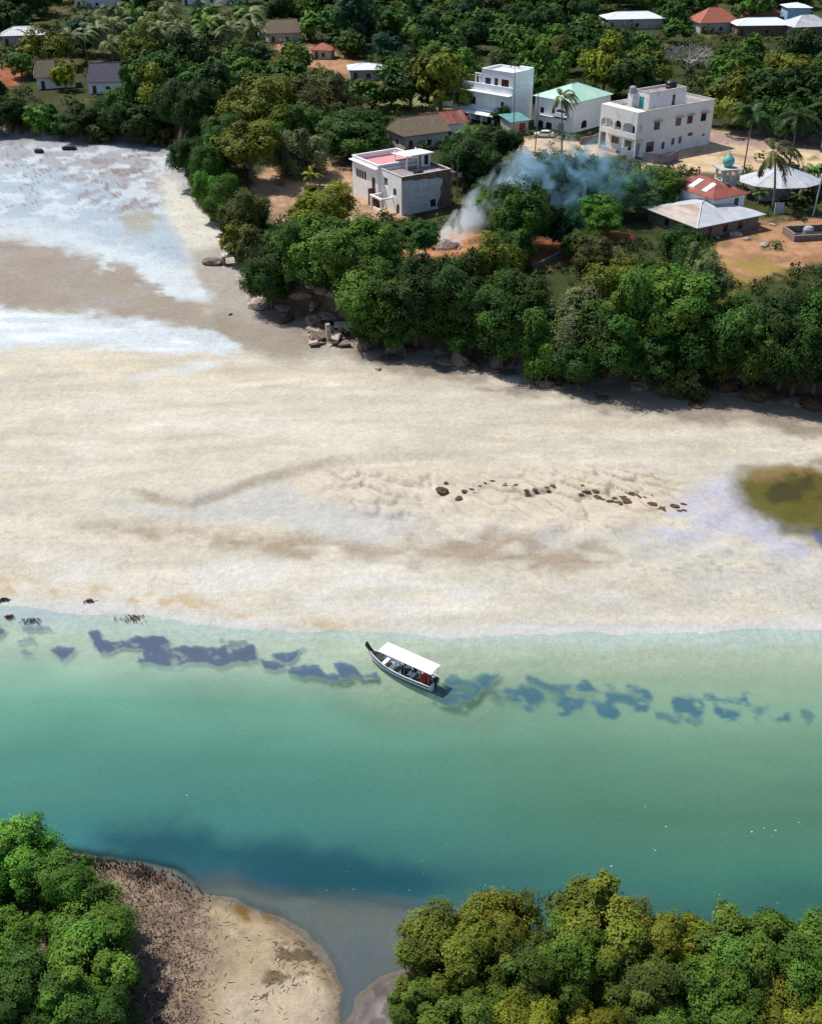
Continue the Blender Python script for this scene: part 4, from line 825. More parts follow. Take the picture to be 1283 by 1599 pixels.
far_house(948, 46, 8, 20, 9, 3.2, 1.8, M_PALECONC, M_SHEETWHITE, 'far_house', 'long low house with a pale sheet roof, left of the red-tiled roof')
far_house(1092, 52, 12, 14, 10, 3.2, 4.2, M_PALECONC, M_TILE, 'far_house', 'house with a broad red-tiled roof rising above the pale leafless tree')
far_house(1150, 56, 4, 19, 9, 3.2, 1.8, M_BROWNPL, M_SHEETWHITE, 'far_house', 'low brown-walled house with a pale grey sheet roof, right of the red-tiled roof')
far_house(1165, 36, 4, 12, 8, 3.2, 2.2, M_BROWNPL, M_TILE, 'far_house', 'small red-roofed house behind the low brown-walled house')
far_house(1238, 60, 14, 14, 10, 3.4, 3.0, M_BROWNPL, M_GREYROOF, 'far_house', 'brown house with a pale hipped sheet roof at the right end of the far roofs')
far_house(1226, 38, 0, 8, 8, 5.4, 1.2, paint('sky_blue_wall', (.30, .50, .72), .8), M_SHEETWHITE, 'far_house', 'sky blue two-storey house peeping out of the far trees')
far_house(865, 54, 0, 10, 6, 2.8, 1.0, M_PALECONC, M_SHEETWHITE, 'cottage', 'half-hidden hut with a flat pale roof in the forest behind the white houses')

def globe():
    B = G(409, 66); r = empty('globe_tank', B, 0, 'round white tank on a stub post beside the pinkish-brown hut', 'water tank')
    m = MB(); m.lathe([(.03, 1.2), (.7, 1.4), (1.1, 2.0), (1.2, 2.5), (1.0, 3.1), (.5, 3.5), (.04, 3.65)], 14); m.build('tank', M_WHITE, r, smooth=True); m = MB(); m.tube([(0, 0, -.4), (0, 0, 1.35)], .2, 8); m.build('post', M_PALECONC, r)
globe()
def lean_walls():
    # low walls, fences and hoardings about the village
    def wall(name, pts, h, t, mat, label, cat, z=0):
        q = [G(*p) for p in pts]; mb = MB(); o0 = q[0].copy()
        L = []
        for i, p in enumerate(q):
            d = (q[min(i + 1, len(q) - 1)] - q[max(i - 1, 0)]); d.z = 0; d.normalize(); nrm = Vector((-d.y, d.x, 0)) * t / 2; L.append((p - o0, nrm))
        vs = []
        rg = random.Random(len(label))
        for p, nrm in L:
            hh = h * rg.uniform(.85, 1.1); vs += [p - nrm + Vector((0, 0, -.6)), p + nrm + Vector((0, 0, -.6)), p + nrm + Vector((0, 0, hh)), p - nrm + Vector((0, 0, hh))]
        fs = []
        for i in range(len(L) - 1):
            a = 4 * i
            for k in range(4): fs.append((a + k, a + (k + 1) % 4, a + 4 + (k + 1) % 4, a + 4 + k))
        fs += [(3, 2, 1, 0), tuple(4 * (len(L) - 1) + k for k in range(4))]
        mb.add(vs, fs); o = mb.build(name, mat); o.location = o0; tagp(o, label, cat)
    wall('garden_wall', [(832, 425), (850, 416), (870, 407), (893, 396)], 1.3, .35, M_STONEWALL, 'crumbling low garden wall crossing the red earth', 'wall')
    wall('fence', [(1003, 252), (1020, 256), (1040, 257), (1058, 250)], 2.2, .12, paint('violet_grey_boards', (.20, .17, .22), .9, (.6, 1.2), 3, streak=(4, 4, .2), stain=((.35, .3, .36), .4, 2)), 'grey board fence at the foot of the balconied white house', 'fence')
    wall('garden_wall', [(905, 226), (925, 222), (942, 216)], 1.6, .3, M_BROWNPL, 'low brown yard wall at the front of the green-roofed house', 'wall')
    wall('lean_to_roof', [(706, 272), (722, 276), (740, 281)], 2.6, 1.4, M_SHEETWHITE, 'narrow pale sheet roof strip right of the crumbling house flank', 'canopy')
    wall('lean_to_roof', [(676, 166), (692, 166), (706, 165)], 3.0, 1.6, M_SHEETWHITE, 'narrow white shelter roof left of the bluish white house', 'canopy')
    for (px, py, rz, lb) in ((972, 246, 20, 'upper white cloth panel beside the grey board fence'), (982, 252, 32, 'lower white cloth panel beside the grey board fence')):
        B = G(px, py); r = empty('cloth_panel', B, R(rz), lb, 'panel'); m = MB(); m.box((-.9, -.04, .5), (.9, .04, 2.2)); m.build('cloth', M_WHITEB, r); m = MB()
        for x in (-.95, .95): m.tube([(x, 0, -.4), (x, 0, 2.3)], .05, 6)
        m.build('frame', M_POLE, r)
    # the roundel of rough walling at the right edge, with a tank in it
    B = G(1262, 372); r = empty('stone_enclosure', B, R(8), 'rough stone enclosure at the right edge of the red yard', 'enclosure')
    mb = MB(); mb.box((-3.4, -1.4, -.4), (6, -1.0, 1.0)); mb.box((-3.4, -.99, -.4), (-3.0, 3.4, 1.2)); mb.box((-2.99, 3.0, -.4), (6, 3.4, 1.3)); mb.build('wall', M_STONEWALL, r)
    mb = MB(); mb.box((-2.9, -.95, -.3), (5.6, 2.9, .25)); mb.build('water', M_DRIFT, r)
    B2 = B + Vector((.2, 1.4, .26)); t_ = MB(); t_.lathe([(.9, 0), (.95, .9), (.7, 1.3), (.3, 1.45)], 14); o = t_.build('tarpaulin_drum', M_GREYTANK); o.location = B2; tagp(o, 'pale covered drum standing inside the stone enclosure', 'drum')
    B3 = G(1215, 334); m = MB(); m.box((-.9, -.08, -.2), (.9, .08, 2.0)); o = m.build('metal_sheet', M_GREYROOF); o.location = B3; o.rotation_euler = (R(-8), 0, R(10)); tagp(o, 'upright grey metal sheet at the edge of the red yard', 'sheet')
lean_walls()
def street_pole():
    B = G(1268, 338); r = empty('street_pole', B, 0, 'tall pale steel pole with a turquoise sign box at the right edge', 'pole')
    mb = MB(); mb.tube([(0, 0, -.5), (.25, 0, 6), (.7, 0, 13.6)], [.16, .13, .08], 10); mb.build('pole', M_POLE, r)
    mb = MB(); mb.box((-.9, -.12, 12.3), (2.3, .12, 14.0)); mb.build('sign_box', M_TEAL, r)
street_pole()
# ------------------------------------------------------------------ boat, people, car and small things
M_HULL = paint('white_boat_paint', (.78, .82, .86), .35, (.93, 1.03), 1.5, spec=.5); M_NAVY = paint('navy_stripe', (.02, .06, .17), .4, spec=.5)
M_BOTTOM = paint('pale_blue_boat_paint', (.45, .60, .74), .4, spec=.5)
M_BOATWOOD = paint('dark_prow_wood', (.045, .03, .026), .6, (.6, 1.3), 3); M_CANVAS = paint('white_canvas', (.82, .81, .80), .7, (.95, 1.02), .8)
M_RED = paint('red_cushion', (.50, .05, .025), .6); M_DECK = paint('grey_floorboards', (.22, .21, .20), .8)
def boat():
    pb = P(577, 1019, .6); ps = P(667, 1072, .5); ps2 = P(689, 1060, .5)
    L0 = np.hypot(*(pb - ps)[:2]); ang = math.atan2((pb - ps)[1], (pb - ps)[0])
    L = 7.9; half = 1.0
    stern = (ps + ps2) / 2; a = math.atan2((pb - stern)[1], (pb - stern)[0]); L = float(np.hypot(*(pb - stern)[:2])) + .1
    r = empty('passenger_boat', (stern[0], stern[1], 0), a, 'white open passenger boat with a long white canopy and a dark carved prow', 'boat')
    ns = 22; sec = []
    def st(u):   # half beam, keel z, sheer z at u (0 stern .. 1 bow)
        bm = half * (1 - max(0, (u - .35) / .65) ** 2.4) ** .9 * (.86 + .14 * min(1, u / .3)); bm = max(bm, .03)
        return bm, -.35 + .55 * max(0, (u - .72) / .28) ** 2, .62 + .38 * max(0, (u - .45) / .55) ** 2.2
    prof = [(0, 0), (.55, .10), (.86, .42), (.97, .74), (.985, .76), (1.0, 1.0)]
    def shell(inn):
        vs = []
        for i in range(ns + 1):
            u = i / ns; b_, k, s_ = st(u); k += inn; b_ = max(b_ - inn, .015)
            row = [(-y * b_, k + (s_ - k) * q) for y, q in reversed(prof)] + [(y * b_, k + (s_ - k) * q) for y, q in prof[1:]]
            vs += [(u * L, y, z) for y, z in row]
        return vs
    w_ = 2 * len(prof) - 1; o_ = shell(0); n_ = shell(.07); mb = MB(); k = len(o_); fs = []; ms = []
    for i in range(ns):
        for j in range(w_ - 1):
            a0 = i * w_ + j; mi = 1 if j in (1, 2, w_ - 3, w_ - 4)[:0] else 0
            fs.append((a0, a0 + 1, a0 + w_ + 1, a0 + w_)); fs.append((a0 + k, a0 + w_ + k, a0 + w_ + 1 + k, a0 + 1 + k))
        a0 = i * w_; fs.append((a0, a0 + w_, a0 + w_ + k, a0 + k)); a0 = i * w_ + w_ - 1; fs.append((a0, a0 + k, a0 + w_ + k, a0 + w_))
    for j in range(w_ - 1):
        fs.append((j, j + k, j + 1 + k, j + 1)); a0 = ns * w_ + j; fs.append((a0, a0 + 1, a0 + 1 + k, a0 + k))
    mb.add(o_ + n_, fs)
    # transom
    b_, kz, sz = st(0); row = [(-y * b_, kz + (sz - kz) * q) for y, q in reversed(prof)] + [(y * b_, kz + (sz - kz) * q) for y, q in prof[1:]]
    v1 = [(-.06, y, z) for y, z in row]; v2 = [(-.001, y, z) for y, z in row]; m = len(row)
    mb.add(v1 + v2, [tuple(range(m)), tuple(reversed(range(m, 2 * m)))] + [(i, (i + 1) % m, (i + 1) % m + m, i + m) for i in range(m)])
    hull = mb.build('hull', M_HULL, r, smooth=False)
    for sgn in (-1, 1):      # dark rubbing strake and pale lower band
        for nm, q0, q1, mat, off in (('rub_rail', .72, .90, M_NAVY, .012), ('lower_stripe', .40, .52, M_BOTTOM, .012)):
            vs = []
            for i in range(ns + 1):
                u = i / ns; b_, k_, s_ = st(u)
                for q in (q0, q1):
                    y = np.interp(q, [p[1] for p in prof], [p[0] for p in prof]); z = k_ + (s_ - k_) * q
                    vs += [(u * L, sgn * (y * b_ + off), z), (u * L, sgn * (y * b_ - .03), z)]
            fs = []
            for i in range(ns):
                a0 = 4 * i
                fs += [(a0, a0 + 4, a0 + 6, a0 + 2), (a0 + 2, a0 + 6, a0 + 7, a0 + 3), (a0, a0 + 1, a0 + 5, a0 + 4)]
            m2 = MB(); m2.add(vs, fs); m2.build(nm, mat, r)
    mb = MB(); vs = []
    for i in range(ns + 1):
        u = i / ns * .93; b_, k_, s_ = st(u); y = max(b_ * .72 - .05, .02); vs += [(u * L + .05, -y, .0 + .25 * max(0, u - .7)), (u * L + .05, y, .0 + .25 * max(0, u - .7))]
    kk = len(vs); vs += [(a_, b2, c - .03) for a_, b2, c in vs]
    fs = []
    for i in range(ns): q = 2 * i; fs += [(q, q + 1, q + 3, q + 2), (q + kk, q + 2 + kk, q + 3 + kk, q + 1 + kk)]
    mb.add(vs, fs); mb.build('floor', M_DECK, r)
    for u in (.15, .31, .46, .60, .74):
        b_, k_, s_ = st(u + .02); mb = MB(); mb.box((u * L - .18, -b_ * .93 + .06, .36), (u * L + .18, b_ * .93 - .06, .42)); mb.box((u * L - .1, -.2, .03), (u * L + .1, .2, .358)); mb.build('bench', M_HULL, r)
    mb = MB(); b_, k_, s_ = st(.88)          # foredeck
    vs = []
    for i in range(7):
        u = .80 + .17 * i / 6; b2, k2, s2 = st(u); vs += [(u * L, -b2 + .06, s2 - .08), (u * L, b2 - .06, s2 - .08)]
    kk = len(vs); vs += [(p[0], p[1], p[2] - .04) for p in vs]
    fs = [(0, 1, 1 + kk, kk)]
    for i in range(6): q = 2 * i; fs += [(q, q + 1, q + 3, q + 2), (q + kk, q + 2 + kk, q + 3 + kk, q + 1 + kk)]
    mb.add(vs, fs); mb.build('foredeck', M_BOATWOOD, r)
    # carved prow rising in a curve
    b_, k_, s_ = st(.97); mb = MB(); px_ = []
    pts = [(.93, -.10, .26), (.985, .06, .27), (1.02, .28, .26), (1.032, .52, .21), (1.028, .74, .12), (1.018, .90, .03)]
    vs = []
    for u, dz, hw in pts: vs += [(u * L - hw * 1.3, -hw * .5, s_ + dz), (u * L + hw * .6, -hw * .35, s_ + dz), (u * L + hw * .6, hw * .35, s_ + dz), (u * L - hw * 1.3, hw * .5, s_ + dz)]
    fs = [(3, 2, 1, 0), tuple(range(len(vs) - 4, len(vs)))]
    for i in range(len(pts) - 1):
        a0 = 4 * i
        for j in range(4): fs.append((a0 + j, a0 + (j + 1) % 4, a0 + 4 + (j + 1) % 4, a0 + 4 + j))
    mb.add(vs, fs); mb.build('prow', M_BOATWOOD, r)
    # canopy: slightly cambered sheet with a hem, on posts
    cx0, cx1, cw, cz = -.02 * L, .77 * L, .80, 2.05; mb = MB(); n = 8; m = 6; vs = []
    for i in range(n + 1):
        for j in range(m + 1):
            t = j / m * 2 - 1; vs.append((cx0 + (cx1 - cx0) * i / n, t * cw, cz + .12 * (1 - t * t) + .03 * math.sin(i * 1.4) * (1 - abs(t))))
    kk = len(vs); vs += [(a_, b2, c - .05) for a_, b2, c in vs]; fs = []
    for i in range(n):
        for j in range(m): q = i * (m + 1) + j; fs += [(q, q + 1, q + m + 2, q + m + 1), (q + kk, q + m + 1 + kk, q + m + 2 + kk, q + 1 + kk)]
    for i in range(n):
        for j in (0, m): q = i * (m + 1) + j; fs.append((q, q + m + 1, q + m + 1 + kk, q + kk))
    for j in range(m):
        for i in (0, n): q = i * (m + 1) + j; fs.append((q, q + 1, q + 1 + kk, q + kk))
    mb.add(vs, fs); cn = mb.build('canopy', M_CANVAS, r)
    for s in (-1, 1):
        m3 = MB(); m3.tube([(cx0, s * (cw - .02), cz - .07), (cx1, s * (cw - .02), cz - .07)], .022, 6); m3.build('side_rail', M_DARKFR, cn)
        for u in (.02, .38, .74):
            bb = st(u)[0]; m3 = MB(); m3.tube([(u * L, s * min(bb - .05, .8), .45), (u * L, s * (cw - .03), cz - .06)], .022, 6); m3.build('canopy_post', M_POLE, r)
    # outboard
    e = MB(); e.box((-.32, -.16, .70), (.02, .16, 1.08)); e.box((-.28, -.13, 1.08), (-.04, .13, 1.16)); e.box((-.22, -.07, -.45), (-.08, .07, .70)); e.box((-.36, -.02, -.4), (-.08, .02, -.3)); e.tube([(.02, 0, .95), (.45, .1, 1.0)], .03, 6)
    e.build('outboard_motor', M_BLACK, r)
    def put(name, x, y, z, label, cat, mbx, mats, rz=0):
        p = r.matrix_basis @ Vector((x, y, z)); o = mbx.build(name, mats); o.location = p; o.rotation_euler = (0, 0, a + rz); tagp(o, label, cat); return o
    m3 = MB(); m3.box((-.35, -.55, 0), (.35, .5, .35)); m3.box((-.28, -.45, .352), (.3, .35, .55)); m3.box((-.2, -.3, .552), (.15, .3, .7)); put('cushion_pile', .13 * L, .05, .425, 'pile of red cushions on the aft bench of the boat', 'cushions', m3, M_RED)
    m3 = MB(); m3.lathe([(.2, 0), (.22, .3), (.18, .42), (.08, .46), (.07, .52)], 12); put('fuel_can', .05 * L, -.55, .02, 'white fuel can beside the outboard motor', 'fuel can', m3, M_HULL)
    return r, a, L
def skin_person(pos, rz, shirt, trousers, skin, label, lean=0.0, arm=.2, hat=None):
    """a seated figure: one skinned body, hands with five fingers, coloured as clothed; hair is a child"""
    J = {'pelvis': (0, 0, .10, .15), 'waist': (.0, 0, .30, .13), 'chest': (.02 + lean * .3, 0, .50, .145), 'neck': (.03 + lean * .5, 0, .66, .055), 'chin': (.06 + lean * .55, 0, .74, .07), 'head': (.05 + lean * .6, 0, .84, .098), 'crown': (.04 + lean * .6, 0, .92, .06), 'nose': (.155 + lean * .6, 0, .81, .018)}
    E_ = [('pelvis', 'waist'), ('waist', 'chest'), ('chest', 'neck'), ('neck', 'chin'), ('chin', 'head'), ('head', 'crown'), ('head', 'nose')]
    for s, n in ((1, 'l'), (-1, 'r')):
        J['hip' + n] = (.06, s * .10, .09, .085); J['knee' + n] = (.46, s * .13, .10, .062); J['ank' + n] = (.48, s * .12, -.31, .042); J['toe' + n] = (.64, s * .14, -.36, .036)
        J['sho' + n] = (.02 + lean * .35, s * .19, .56, .058); J['elb' + n] = (.10 + arm * .3 + lean * .3, s * .25, .32, .042); J['wri' + n] = (.32 + arm * .3, s * .16, .20, .030); J['palm' + n] = (.385 + arm * .3, s * .145, .175, .030)
        E_ += [('pelvis', 'hip' + n), ('hip' + n, 'knee' + n), ('knee' + n, 'ank' + n), ('ank' + n, 'toe' + n), ('chest', 'sho' + n), ('sho' + n, 'elb' + n), ('elb' + n, 'wri' + n), ('wri' + n, 'palm' + n)]
        bx, by, bz, _ = J['palm' + n]
        for k in range(4):
            f1 = 'f%d%s' % (k, n); J[f1] = (bx + .05, by + (k - 1.5) * .019, bz - .006, .0095); J[f1 + 'b'] = (bx + .085 - .006 * abs(k - 1.3), by + (k - 1.5) * .021, bz - .035, .008)
            E_ += [('palm' + n, f1), (f1, f1 + 'b')]
        J['th' + n] = (bx + .015, by - s * .045, bz + .0, .0105); J['tb' + n] = (bx + .05, by - s * .055, bz - .014, .009); E_ += [('palm' + n, 'th' + n), ('th' + n, 'tb' + n)]
    names = list(J); me = bpy.data.meshes.new('person'); me.from_pydata([J[k][:3] for k in names], [(names.index(a_), names.index(b_)) for a_, b_ in E_], []); me.update()
    o = bpy.data.objects.new('person', me); COL.objects.link(o)
    sk = o.modifiers.new('skin', 'SKIN'); ss = o.modifiers.new('smooth', 'SUBSURF'); ss.levels = 1; ss.render_levels = 1
    for i, k in enumerate(names):
        d = me.skin_vertices[0].data[i]; q = J[k][3]; d.radius = (q, q * (.8 if k in ('waist', 'chest', 'pelvis') else 1)); d.use_root = k == 'pelvis'
    bpy.context.view_layer.update()
    ev = o.evaluated_get(bpy.context.evaluated_depsgraph_get()); nm = bpy.data.meshes.new_from_object(ev); o.modifiers.clear(); o.data = nm
    nm.materials.clear()
    for m in (shirt, trousers, skin): nm.materials.append(m)
    for p in nm.polygons:
        c = p.center; mi = 0
        if c.z > .655 or (c.x > .27 + arm * .25 and .12 < c.z < .3 and abs(c.y) > .09 and c.z > .155): mi = 2
        elif c.z < .2 and not (abs(c.y) > .17 and c.z > .15): mi = 1
        if c.z < -.28: mi = 2
        p.material_index = mi; p.use_smooth = True
    o.location = pos; o.rotation_euler = (0, 0, rz); tagp(o, label, 'person', 'passengers seated under the canopy')
    hx = .035 + lean * .6; hb = MB(); vs = []; 
    hb.lathe([(.108, .80), (.115, .86), (.1, .92), (.06, .965), (.01, .975)], 14, (hx - .015, 0, 0)); h = hb.build('hat' if hat else 'hair', hat or M_BLACK, o, smooth=True)
    return o
BOAT, BA, BL = boat()
def passengers():
    sk = paint('brown_skin', (.16, .08, .05), .6); sk2 = paint('tan_skin', (.38, .22, .15), .6)
    blk = paint('black_cloth', (.015, .015, .018), .9); teal = paint('teal_cloth', (.02, .25, .22), .9); wht = paint('white_cloth', (.72, .72, .74), .9); gry = paint('grey_cloth', (.38, .37, .36), .9); nav = paint('navy_cloth', (.02, .03, .09), .9); pur = paint('purple_cloth', (.12, .05, .15), .9)
    def at(u, y): return BOAT.matrix_basis @ Vector((u * BL, y, .36))
    skin_person(at(.46, -.02), BA + math.pi, teal, blk, sk, 'passenger in a teal shirt, the one nearest the bow', .15)
    skin_person(at(.44, .45), BA + math.pi + .2, blk, blk, sk, 'passenger all in black beside the one in teal', .1)
    skin_person(at(.315, .42), BA + .1, wht, nav, sk2, 'passenger in a white shirt and navy trousers facing the bow', .05)
    skin_person(at(.305, -.35), BA - .15, blk, nav, sk, 'passenger in a black top and navy trousers facing the bow', .1)
    skin_person(at(.17, .32), BA + .1, gry, blk, sk, 'passenger in a grey shirt sitting just ahead of the red cushions', .2, hat=wht)
passengers()
def car():
    B = G(848, 214); r = empty('parked_car', B, R(172), 'white hatchback car parked in front of the mint-roofed house', 'car')
    Mb = paint('white_car_paint', (.78, .78, .78), .25, (.98, 1.02), 1, spec=.6)
    prof = [(-2.15, .35), (2.15, .35), (2.2, .62), (2.05, .82), (1.1, .98), (.45, 1.40), (.1, 1.47), (-1.2, 1.45), (-1.85, 1.05), (-2.18, .95), (-2.22, .6)]
    mb = MB(); vs = []
    rows = [(-.85, .0, 1), (-.80, .0, 1.0), (.80, 0, 1), (.85, 0, 1)]
    for y in (-.86, .86):
        for x, z in prof: vs.append((x, y * (1 if z < 1.0 else .80), z))
    n = len(prof); mb.add(vs, [tuple(range(n)), tuple(reversed(range(n, 2 * n)))] + [(i, i + n, (i + 1) % n + n, (i + 1) % n) for i in range(n)]); mb.build('body', Mb, r)
    for s in (-1, 1):
        g = MB(); g.add([(.95, s * .868, 1.03), (.42, s * .72, 1.36), (-1.15, s * .715, 1.38), (-1.7, s * .86, 1.05), (.95, s * .83, 1.03), (.42, s * .69, 1.36), (-1.15, s * .69, 1.38), (-1.7, s * .83, 1.05)], [(0, 1, 2, 3), (7, 6, 5, 4), (0, 1, 5, 4), (1, 2, 6, 5), (2, 3, 7, 6), (3, 0, 4, 7)]); g.build('side_window', M_PANE, r)
        for x in (-1.35, 1.35):
            wl = MB(); wl.tube([(x, s * .66, .32), (x, s * .89, .32)], .32, 18); ob = wl.build('wheel', M_BLACK, r); rm = MB(); rm.tube([(x, s * .885, .32), (x, s * .90, .32)], .19, 12); rm.build('rim', M_POLE, ob)
        hl = MB(); hl.box((2.02, s * .62 - .15, .62), (2.19, s * .62 + .15, .76)); hl.build('headlight', M_GREYTANK, r); tl = MB(); tl.box((-2.24, s * .68 - .1, .75), (-2.1, s * .68 + .1, .95)); tl.build('tail_light', M_REDDOOR, r)
    for xx, zz, x2, z2, nm in ((1.08, 1.01, .50, 1.385, 'windscreen'), (-1.83, 1.08, -1.27, 1.42, 'rear_window')):
        g = MB(); d = .02 if xx > 0 else -.02; g.add([(xx + d, -.66, zz), (xx + d, .66, zz), (x2 + d, .6, z2), (x2 + d, -.6, z2), (xx - d, -.66, zz), (xx - d, .66, zz), (x2 - d, .6, z2), (x2 - d, -.6, z2)], [(0, 1, 2, 3), (7, 6, 5, 4), (0, 1, 5, 4), (1, 2, 6, 5), (2, 3, 7, 6), (3, 0, 4, 7)]); g.build(nm, M_PANE, r)
car()
# rocks --------------------------------------------------------------
def rock_mesh(seed, sx, sy, sz, rough=.35):
    import bmesh
    bm = bmesh.new(); bmesh.ops.create_icosphere(bm, subdivisions=3, radius=1); rng = np.random.default_rng(seed); off = rng.uniform(0, 99, 3)
    for v in bm.verts:
        c = v.co; d = 1 + rough * 2 * (float(fbm(c.x * 1.3 + off[0] + c.z * .7, c.y * 1.3 + off[1] - c.z * .9, seed, 4)));  v.co = Vector((c.x * d, c.y * d, c.z * d))
        v.co = Vector((round(v.co.x * 2.2) / 2.2 * .35 + v.co.x * .65, round(v.co.y * 2.2) / 2.2 * .35 + v.co.y * .65, v.co.z)); v.co.x *= sx; v.co.y *= sy; v.co.z *= sz
    me = bpy.data.meshes.new('rock'); bm.to_mesh(me); bm.free(); return me
def rock(px, py, wpx, flat, mat, label, name='rock', cat='rock', seed=None, group=None, rz=None, asp=.7, dz=0):
    B = G(px, py); s = proj(B.x, B.y, B.z)[2]; w_ = wpx / s / 2; sd_ = seed if seed is not None else int(px * 7 + py)
    me = rock_mesh(sd_, w_, w_ * asp, w_ * flat); me.materials.append(mat); o = bpy.data.objects.new(name, me); COL.objects.link(o)
    o.location = B + Vector((0, 0, w_ * flat * .35 + dz)); o.rotation_euler = (0, 0, rz if rz is not None else (sd_ % 7) * .5); return tagp(o, label, cat, group)
for px, py, wp, fl, lb in ((408, 478, 46, .45, 'pale pinkish boulder at the corner of the wooded bank'), (590, 577, 13, .5, 'small pyramid of rock alone on the pale sand'), (333, 412, 34, .4, 'mossy brown boulder beside the concrete culvert'),
                           (360, 492, 7, .5, 'dark pebble on the grey beach below the boulder corner'), (1058, 604, 70, .45, 'brown boulder in the shade under the bank, right of the big spreading tree'), (1130, 608, 46, .5, 'dark boulder at the foot of the bank'),
                           (1180, 618, 60, .4, 'long dark ledge of rock at the foot of the bank'), (1000, 604, 48, .4, 'shaded brown rock below the big spreading tree'), (1265, 634, 44, .5, 'dark rock at the foot of the bank at the right edge'),
                           (940, 622, 22, .2, 'flat dark rock on the shaded sand'), (1085, 634, 26, .2, 'flat dark stone on the sand in front of the bank'), (870, 598, 26, .4, 'dark rock at the edge of the shaded sand'), (612, 560, 40, .15, 'flat dark slab on the damp sand'), (700, 566, 46, .12, 'long low slab on the damp sand by the bank'), (735, 578, 30, .12, 'small low slab on the damp sand'),
                           (690, 768, 22, .5, 'single black hollowed rock on the rippled sand'), (716, 779, 15, .25, 'flat bluish stone beside the single black rock')):
    rock(px, py, wp, fl, M_MUDROCK if 'black' in lb or 'dark' in lb else (M_PALEROCK if 'pale' in lb or 'pinkish' in lb else M_ROCK), lb)
rr = random.Random(5)
for k in range(30):  # low dark lumps put in where the ripples have dark hollows
    px = 905 + 165 * rr.random() ** .8; py = 765 + (px - 905) * .13 + rr.uniform(-8, 14)
    rock(px, py, rr.uniform(5, 17), rr.uniform(.12, .3), M_MUDROCK, 'low dark lump standing for a hollow in the rippled sand left of the olive pool', 'hollow_lump', 'stand-in lump', 500 + k, 'lumps for the hollows left of the olive pool', rz=rr.uniform(-1.2, .2), asp=rr.uniform(.3, .8))
for k in range(14):
    px = rr.uniform(690, 900); py = 757 + rr.uniform(-6, 14)
    rock(px, py, rr.uniform(4, 11), .25, M_MUDROCK, 'tiny dark lump standing for a hollow between the scallops of the rippled sand', 'hollow_lump', 'stand-in lump', 560 + k, 'tiny lumps for the hollows in the rippled sand', rz=rr.uniform(-.5, .5))
LB = [(562, 540), (620, 549), (680, 556), (780, 577), (850, 597), (905, 608), (1050, 612), (1180, 622), (1283, 641)]
for k in range(46):
    t_ = rr.random() * (len(LB) - 1); i_ = int(t_); f_ = t_ - i_; px = LB[i_][0] + (LB[i_ + 1][0] - LB[i_][0]) * f_; py = LB[i_][1] + (LB[i_ + 1][1] - LB[i_][1]) * f_ + rr.uniform(-9, 7)
    rock(px, py, rr.uniform(10, 44) if rr.random() < .6 else rr.uniform(5, 12), rr.uniform(.3, .8), (M_ROCK, M_MUDROCK, M_ROCK)[k % 3], 'brown eroded rock in the rubble along the foot of the wooded bank', 'bank_rock', 'rock', 900 + k, 'rubble along the foot of the bank', asp=rr.uniform(.4, .8))
for k in range(16):
    px, py = rr.uniform(440, 560), rr.uniform(440, 520)
    rock(px, py, rr.uniform(16, 44), rr.uniform(.3, .6), (M_ROCK, M_ROCK, M_PALEROCK, M_MUDROCK)[k % 4], 'weathered rock cropping out of the eroded bank above the slab heap', 'bank_rock', 'rock', 960 + k, 'outcrop above the slab heap', asp=rr.uniform(.5, .8))
# broken concrete slabs at the foot of the bank
def slabs():
    rng = random.Random(11); c = G(512, 530)
    for k in range(17):
        M = MB(); a, b_, h = rng.uniform(.7, 1.9), rng.uniform(.4, 1.0), rng.uniform(.15, .32); j = lambda v: v * rng.uniform(.85, 1.15)
        M.add([(-j(a), -j(b_), 0), (j(a), -j(b_), 0), (j(a), j(b_), 0), (-j(a), j(b_), 0), (-j(a), -j(b_), h), (j(a), -j(b_), h), (j(a), j(b_), h), (-j(a), j(b_), h)], [(0, 3, 2, 1), (4, 5, 6, 7), (0, 1, 5, 4), (1, 2, 6, 5), (2, 3, 7, 6), (3, 0, 4, 7)])
        o = M.build('broken_slab', M_PALEROCK if k % 3 else M_ROCK); x = c.x + rng.uniform(-2.6, 3.2); y = c.y + rng.uniform(-2.2, 3.6); d = math.hypot(x - c.x, y - c.y)
        o.location = (x, y, hgt(x, y) + max(0, 1.2 - .35 * d) * rng.random() + .05); o.rotation_euler = (rng.uniform(-.35, .35), rng.uniform(-.35, .35), rng.uniform(0, 6.3))
        tagp(o, 'pale broken slab in the tumbled heap at the foot of the bank', 'slab', 'tumbled slabs at the foot of the bank')
    B = G(514, 536); r = MB(); r.box((-.3, -.3, -.5), (.3, .3, 3.2)); o = r.build('concrete_post', M_PALEROCK); o.location = B; o.rotation_euler = (.05, -.06, .4); tagp(o, 'square concrete post standing in the heap of broken slabs', 'post')
    B = G(548, 518); m = MB(); m.box((-2.6, -.8, .9), (2.6, .8, 1.25)); m.box((-2.0, -.5, -.6), (-1.4, .5, .9)); m.box((1.3, -.5, -.6), (1.9, .5, .9)); o = m.build('concrete_ledge', M_PALEROCK); o.location = B; o.rotation_euler = (0, .05, .1); tagp(o, 'long pale concrete ledge right of the heap of broken slabs', 'ledge')
    for px, py, w_, lb in ((470, 462, 40, 'pale eroded rock face among the roots, left one'), (505, 455, 30, 'pale eroded rock face among the roots, right of the dark hollow'), (492, 478, 26, 'reddish rock in the eroded bank above the slab heap')):
        rock(px, py, w_, .45, M_ROCK, lb, asp=.7)
slabs()
